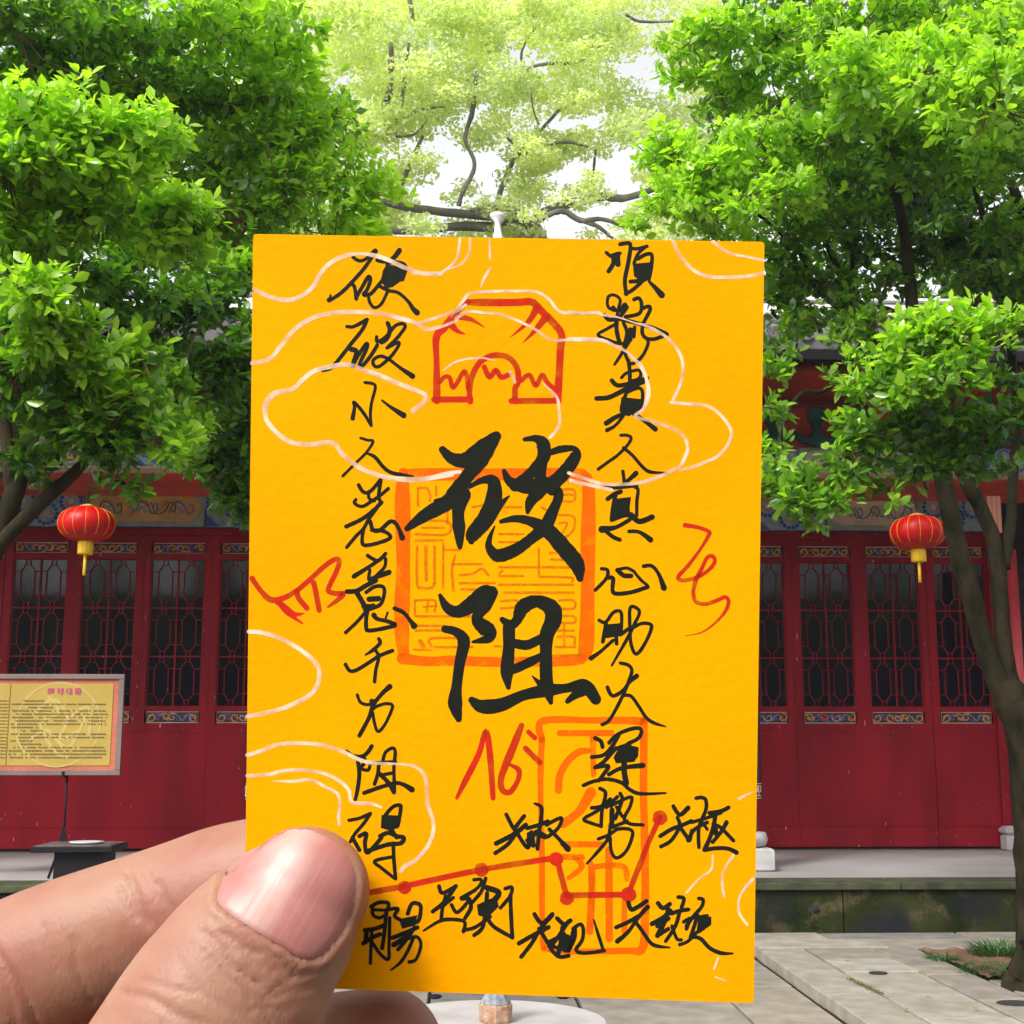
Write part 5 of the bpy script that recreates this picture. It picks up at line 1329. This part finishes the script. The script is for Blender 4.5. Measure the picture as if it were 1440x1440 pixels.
# ================================================================== HAND
hand = thing('hand', 'left hand pinching the yellow card between thumb in front and fingers behind', 'hand'); hand.matrix_world = hold
def loft(b, path, n=30, flat=.8, start_cap=True):
    """path: (px, py, z, rx_px[, flat]) circles swept along; rounded tip at the first point"""
    pts = []
    for q in path:
        s_ = 1 - q[2] / DC; pts.append(np.array([(q[0] - 720) * U * s_, (720 - q[1]) * U * s_, q[2], q[3] * U * s_, q[4] if len(q) > 4 else flat]))
    d0 = unit(pts[0][:3] - pts[1][:3])
    pts = [np.concatenate([pts[0][:3] + d0 * pts[0][3] * sin(a) * .95, [pts[0][3] * cos(a), pts[0][4] ** (1 if a < .1 else .95)]]) for a in (1.45, 1.2, .95, .7, .45, .2)] + pts
    P = crom([tuple(p) for p in pts], 4); vs = []; fs = []; zax = np.array([0, 0, 1.])
    for i, p in enumerate(P):
        t = unit(P[min(i + 1, len(P) - 1)][:3] - P[max(i - 1, 0)][:3]); a = unit(np.cross(t, zax)); c = np.cross(a, t)
        for k in range(n):
            th = 2 * pi * k / n; vs.append(p[:3] + a * p[3] * cos(th) + c * p[3] * p[4] * sin(th))
    for i in range(len(P) - 1):
        for k in range(n): fs.append((i * n + k, i * n + (k + 1) % n, (i + 1) * n + (k + 1) % n, (i + 1) * n + k))
    fs.append(tuple(range(n))[::-1]); fs.append(tuple((len(P) - 1) * n + k for k in range(n))); b.add(vs, fs, sm=True)
hbm = MB(); zf = -.0096
loft(hbm, [(432, 1250, .0062, 90, .74), (405, 1290, .0070, 108, .76), (366, 1334, .0078, 125, .78), (330, 1388, .0088, 137, .8), (298, 1440, .0098, 145, .82), (230, 1560, .0115, 158, .85), (140, 1700, .011, 185, .9), (20, 1880, .006, 260, .8), (-100, 2050, -.004, 300, .7)])       # thumb
loft(hbm, [(560, 1212, -.0088, 86, .86), (470, 1224, -.0092, 92, .88), (380, 1243, zf, 95, .9), (320, 1258, zf, 98, .9), (258, 1281, zf, 99, .9), (183, 1308, zf, 101, .9), (103, 1338, -.0098, 105, .9), (20, 1376, -.010, 110, .9), (-120, 1450, -.012, 115, .9), (-300, 1580, -.016, 125, .9), (-380, 1760, -.016, 140, .9), (-340, 1950, -.012, 180, .8)])   # index
loft(hbm, [(541, 1478, -.0105, 88, .86), (430, 1498, -.0115, 92, .88), (300, 1530, -.013, 96, .9), (120, 1560, -.016, 100, .9), (-60, 1600, -.022, 110, .9), (-220, 1700, -.026, 120, .9), (-290, 1850, -.024, 140, .9), (-260, 2020, -.018, 170, .8)])
loft(hbm, [(420, 1660, -.014, 82, .88), (300, 1680, -.017, 88, .9), (120, 1710, -.022, 94, .9), (-50, 1770, -.028, 105, .9), (-160, 1880, -.030, 120, .9), (-200, 2060, -.022, 150, .8)])
loft(hbm, [(300, 1810, -.018, 70, .9), (180, 1830, -.022, 75, .9), (20, 1870, -.028, 82, .9), (-80, 1950, -.030, 95, .9), (-120, 2120, -.022, 130, .8)])
loft(hbm, [(-150, 2040, -.012, 250, .55), (-170, 2300, -.012, 300, .55), (-190, 2560, -.012, 250, .65), (-220, 2900, -.012, 230, .7), (-260, 3500, -.012, 240, .75)])
me = hbm.mesh('hand_raw'); tmp = obj('hand_skin', me, None, None); rm = tmp.modifiers.new('r', 'REMESH'); rm.mode = 'VOXEL'; rm.voxel_size = .00052; rm.use_smooth_shade = True
sm_ = tmp.modifiers.new('s', 'SMOOTH'); sm_.factor = .6; sm_.iterations = 7
dg = bpy.context.evaluated_depsgraph_get(); me = bpy.data.meshes.new_from_object(tmp.evaluated_get(dg)); bpy.data.objects.remove(tmp); me.name = 'hand_skin'
nv = len(me.vertices); co = np.empty(nv * 3, np.float32); me.vertices.foreach_get('co', co); co = co.reshape(-1, 3).astype(np.float64); no = np.empty(nv * 3, np.float32); me.vertices.foreach_get('normal', no); no = no.reshape(-1, 3).astype(np.float64)
pers = 1 / (1 - co[:, 2] / DC); PX = co[:, 0] / U * pers + 720; PY = 720 - co[:, 1] / U * pers
def seg_dist(pl, x, y, close=False):
    best = np.full(len(x), 1e9); n = len(pl)
    for i in range(n if close else n - 1):
        a = np.array(pl[i], float); c = np.array(pl[(i + 1) % n], float); d = c - a; l2 = d @ d + 1e-9; t = np.clip(((x - a[0]) * d[0] + (y - a[1]) * d[1]) / l2, 0, 1); best = np.minimum(best, np.hypot(x - a[0] - t * d[0], y - a[1] - t * d[1]))
    return best
def inside(pl, x, y):
    c = np.zeros(len(x), bool); n = len(pl)
    for i in range(n):
        x0, y0 = pl[i]; x1, y1 = pl[(i + 1) % n]; cr = ((y0 > y) != (y1 > y)) & (x < (x1 - x0) * (y - y0) / (y1 - y0 + 1e-12) + x0); c ^= cr
    return c
NAIL = [(306, 1270), (308, 1250), (322, 1217), (350, 1188), (382, 1171), (413, 1166), (444, 1170), (471, 1184), (489, 1204), (499, 1232), (498, 1262), (487, 1298), (467, 1329), (446, 1349), (424, 1350), (398, 1334), (373, 1319), (345, 1301), (320, 1285)]
NAILs = [tuple(v) for v in crom(NAIL, 4, True)]
front = (no[:, 2] > .05) & (co[:, 2] > .001); fi = np.where(front)[0]; x, y = PX[fi], PY[fi]; disp = np.zeros(nv)
near = (x > 250) & (x < 560) & (y > 1110) & (y < 1420); sel = fi[near]; xs_, ys_ = PX[sel], PY[sel]
dn = seg_dist(NAILs, xs_, ys_, True); ins = inside(NAILs, xs_, ys_)
tipw = np.clip((ys_ - 1180) / 60, 0.15, 1)            # the fold is high at the sides and the root, low at the free edge
disp[sel] += np.where(ins, -.00032 * np.clip(dn / 4, 0, 1), (.00030 * np.exp(-((dn - 8) / 8) ** 2) - .00045 * np.exp(-(dn / 3.0) ** 2)) * tipw)
dep = np.zeros(nv)
for d_, w_, pl in [(.00042, 3.2, [(290, 1312), (329, 1360), (369, 1387)]), (.00034, 2.6, [(311, 1310), (338, 1329), (364, 1342)]), (.00030, 2.2, [(311, 1333), (324, 1356), (351, 1360)]), (.00026, 2.4, [(276, 1307), (311, 1322), (330, 1340)]),
                   (.00026, 2.4, [(418, 1369), (392, 1386), (369, 1404)]), (.00024, 2.4, [(444, 1387), (410, 1393), (378, 1404)]), (.00028, 2.4, [(300, 1345), (320, 1372), (345, 1392), (352, 1410)]), (.00022, 2.2, [(322, 1375), (350, 1400), (380, 1440)]), (.0002, 2.2, [(285, 1335), (300, 1365), (330, 1398)]),
                   (.0003, 4.5, [(168, 1395), (213, 1404), (248, 1427), (290, 1440)]), (.0002, 2.5, [(200, 1378), (240, 1390), (280, 1398)]), (.0002, 2.5, [(250, 1345), (262, 1375), (290, 1400), (330, 1425)]), (.00022, 2.4, [(350, 1420), (400, 1418), (450, 1400)]), (.0002, 2.4, [(395, 1358), (420, 1372), (455, 1365)]),
                   (.00018, 2.0, [(330, 1318), (345, 1345), (372, 1362), (400, 1368)]), (.00025, 2, [(300, 1290), (330, 1304), (360, 1322), (392, 1346), (420, 1362), (444, 1362)])]:
    q = seg_dist(pl, x, y); k = q < w_ * 4; dep[fi[k]] = np.maximum(dep[fi[k]], d_ * np.exp(-(q[k] / w_) ** 2))
bf = np.where((no[:, 2] > .05) & (co[:, 2] <= .001) & (PX > -80) & (PX < 360) & (PY > 1130))[0]; x, y = PX[bf], PY[bf]
for d_, w_, pl in [(.0005, 4.5, [(180, 1227), (192, 1262), (209, 1300)]), (.0004, 4, [(169, 1247), (178, 1270), (192, 1292)]), (.0003, 4, [(222, 1240), (232, 1262), (241, 1276)]), (.00025, 4, [(205, 1225), (222, 1262), (240, 1290)]), (.0006, 5, [(-10, 1333), (27, 1387), (50, 1440), (60, 1470)]), (.0003, 4, [(103, 1320), (108, 1370), (130, 1410)]), (.0003, 4, [(0, 1362), (14, 1400), (22, 1450)]),
                   (.0002, 3, [(60, 1300), (66, 1330), (80, 1360)])]:
    q = seg_dist(pl, x, y); k = q < w_ * 4; dep[bf[k]] = np.maximum(dep[bf[k]], d_ * np.exp(-(q[k] / w_) ** 2))
co2 = co + no * (disp - dep * .95)[:, None]
# keep clear of the card sheet
th = co[:, 2] > 0; inc = (PX > 335) & (PX < 1080) & (PY < 1420); co2[:, 2] = np.where(inc & th, np.maximum(co2[:, 2], .00075), np.where(inc & ~th, np.minimum(co2[:, 2], -.0006), co2[:, 2]))
me.vertices.foreach_set('co', co2.ravel().astype(np.float32)); me.update(); me.polygons.foreach_set('use_smooth', np.ones(len(me.polygons), bool))
def skin_mat():
    m = bpy.data.materials.new('skin'); m.use_nodes = True; t = m.node_tree; p = t.nodes['Principled BSDF']; L = t.links.new
    tc = t.nodes.new('ShaderNodeTexCoord'); n = t.nodes.new('ShaderNodeTexNoise'); n.inputs['Scale'].default_value = 110; n.inputs['Detail'].default_value = 6
    r = t.nodes.new('ShaderNodeValToRGB'); r.color_ramp.elements[0].position = .36; r.color_ramp.elements[1].position = .68; r.color_ramp.elements[0].color = (.275, .108, .072, 1); r.color_ramp.elements[1].color = (.305, .160, .100, 1)
    L(tc.outputs['Object'], n.inputs[0]); L(n.outputs[0], r.inputs[0]); L(r.outputs[0], p.inputs['Base Color'])
    p.inputs['Roughness'].default_value = .52; p.inputs['Specular IOR Level'].default_value = .4; p.inputs['Subsurface Weight'].default_value = .4; p.inputs['Subsurface Radius'].default_value = (1, .35, .2); p.inputs['Subsurface Scale'].default_value = .0026
    v = t.nodes.new('ShaderNodeTexVoronoi'); v.inputs['Scale'].default_value = 1500; v.feature = 'DISTANCE_TO_EDGE'; mp = t.nodes.new('ShaderNodeMapping'); mp.inputs['Rotation'].default_value = (0, 0, .9); mp.inputs['Scale'].default_value = (1, .45, 1)
    n2 = t.nodes.new('ShaderNodeTexNoise'); n2.inputs['Scale'].default_value = 500; n2.inputs['Detail'].default_value = 4; ad = t.nodes.new('ShaderNodeMath'); ad.operation = 'ADD'
    L(tc.outputs['Object'], mp.inputs[0]); L(mp.outputs[0], v.inputs[0]); L(tc.outputs['Object'], n2.inputs[0]); L(v.outputs[0], ad.inputs[0]); L(n2.outputs[0], ad.inputs[1])
    b = t.nodes.new('ShaderNodeBump'); b.inputs['Strength'].default_value = .6; b.inputs['Distance'].default_value = .0001; L(ad.outputs[0], b.inputs['Height']); L(b.outputs[0], p.inputs['Normal']); return m
M['skin'] = skin_mat(); skin = obj('skin', me, M['skin'], hand)
# thumb nail: a curved plate lying in its bed
bvh = BVHTree.FromPolygons([Vector(v) for v in co], [tuple(p.vertices) for p in me.polygons if co[p.vertices[0], 2] > .0005 and 250 < PX[p.vertices[0]] < 560 and 1100 < PY[p.vertices[0]] < 1440])
cen = np.array([405., 1262.]); ring = NAILs[::1]; rings = [0.0, .18, .36, .54, .7, .84, .94, 1.0]; vs = []; n = len(ring)
eye = Vector((0, 0, DC))
def nail_pt(px, py, lift):
    tgt = Vector(((px - 720) * U, (720 - py) * U, 0)); d = (tgt - eye).normalized(); h, _, _, _ = bvh.ray_cast(eye, d)
    if h is None: h = tgt + Vector((0, 0, .006))
    return h + Vector((0, 0, lift))
for q in rings:
    for (x, y) in ring:
        p = cen + (np.array([x, y]) - cen) * q; vs.append(nail_pt(p[0], p[1], .00012 - (.0003 if q == 1 else 0) - (.00006 if q == .94 else 0)))
fs = [(i * n + k, i * n + (k + 1) % n, (i + 1) * n + (k + 1) % n, (i + 1) * n + k) for i in range(len(rings) - 1) for k in range(n)]
b = MB(); b.add(vs, fs, sm=True); nme = b.mesh('nail', fix=False)
bm = bmesh.new(); bm.from_mesh(nme); bmesh.ops.remove_doubles(bm, verts=bm.verts, dist=1e-7); bmesh.ops.recalc_face_normals(bm, faces=bm.faces)
if sum(f.normal.z for f in bm.faces) < 0: bmesh.ops.reverse_faces(bm, faces=bm.faces)
bm.to_mesh(nme); bm.free()
def nail_mat():
    m = bpy.data.materials.new('thumb_nail'); m.use_nodes = True; t = m.node_tree; p = t.nodes['Principled BSDF']; L = t.links.new
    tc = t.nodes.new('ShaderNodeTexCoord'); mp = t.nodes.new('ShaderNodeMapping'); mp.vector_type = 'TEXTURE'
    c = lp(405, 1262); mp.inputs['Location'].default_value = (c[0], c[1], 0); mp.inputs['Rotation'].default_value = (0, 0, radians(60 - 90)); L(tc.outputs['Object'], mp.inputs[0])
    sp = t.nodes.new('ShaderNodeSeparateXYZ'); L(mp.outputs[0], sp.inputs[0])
    # pale noisy band running along the nail, pale root
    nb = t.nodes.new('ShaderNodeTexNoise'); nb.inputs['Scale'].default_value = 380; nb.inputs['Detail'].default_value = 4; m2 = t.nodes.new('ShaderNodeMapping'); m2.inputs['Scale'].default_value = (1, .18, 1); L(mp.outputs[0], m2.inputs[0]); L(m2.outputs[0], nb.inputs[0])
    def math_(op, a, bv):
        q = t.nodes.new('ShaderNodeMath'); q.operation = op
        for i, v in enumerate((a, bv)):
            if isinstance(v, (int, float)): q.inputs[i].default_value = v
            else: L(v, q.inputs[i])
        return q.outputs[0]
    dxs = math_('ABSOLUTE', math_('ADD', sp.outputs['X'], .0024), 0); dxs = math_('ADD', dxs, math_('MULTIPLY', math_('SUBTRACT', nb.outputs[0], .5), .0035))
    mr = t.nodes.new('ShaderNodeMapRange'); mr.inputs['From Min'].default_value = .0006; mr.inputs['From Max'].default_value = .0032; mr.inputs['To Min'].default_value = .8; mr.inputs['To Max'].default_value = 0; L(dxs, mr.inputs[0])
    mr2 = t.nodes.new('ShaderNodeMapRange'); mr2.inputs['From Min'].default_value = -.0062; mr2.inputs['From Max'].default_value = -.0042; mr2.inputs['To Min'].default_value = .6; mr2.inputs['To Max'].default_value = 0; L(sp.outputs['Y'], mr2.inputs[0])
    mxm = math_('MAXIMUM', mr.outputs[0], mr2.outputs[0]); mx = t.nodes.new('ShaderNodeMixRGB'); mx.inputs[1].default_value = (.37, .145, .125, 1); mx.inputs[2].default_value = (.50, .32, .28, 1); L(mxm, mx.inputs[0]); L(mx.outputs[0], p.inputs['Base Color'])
    p.inputs['Roughness'].default_value = .42; p.inputs['Specular IOR Level'].default_value = .4; p.inputs['Subsurface Weight'].default_value = .2; p.inputs['Subsurface Scale'].default_value = .0012; p.inputs['Subsurface Radius'].default_value = (1, .4, .3)
    nn = t.nodes.new('ShaderNodeTexNoise'); nn.inputs['Scale'].default_value = 1100; m3 = t.nodes.new('ShaderNodeMapping'); m3.inputs['Scale'].default_value = (1, .05, .05); L(mp.outputs[0], m3.inputs[0]); L(m3.outputs[0], nn.inputs[0])
    b = t.nodes.new('ShaderNodeBump'); b.inputs['Strength'].default_value = .6; b.inputs['Distance'].default_value = .00013; L(nn.outputs[0], b.inputs['Height']); L(b.outputs[0], p.inputs['Normal']); return m
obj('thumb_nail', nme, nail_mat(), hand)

# thin haze volume added to stand in for lens glare
b = MB(); b.box(-60, 60, -40, 60, GZ - 1.2, 16); hz = obj('haze', b.mesh('haze')); tag(hz, kind='stuff')
hm = bpy.data.materials.new('air'); hm.use_nodes = True; hm.node_tree.nodes.clear(); ho = hm.node_tree.nodes.new('ShaderNodeOutputMaterial'); hv = hm.node_tree.nodes.new('ShaderNodeVolumePrincipled')
hv.inputs['Color'].default_value = (.95, .97, 1, 1); hv.inputs['Density'].default_value = .0007; hv.inputs['Anisotropy'].default_value = 0; hm.node_tree.links.new(hv.outputs[0], ho.inputs['Volume']); hz.data.materials.append(hm)
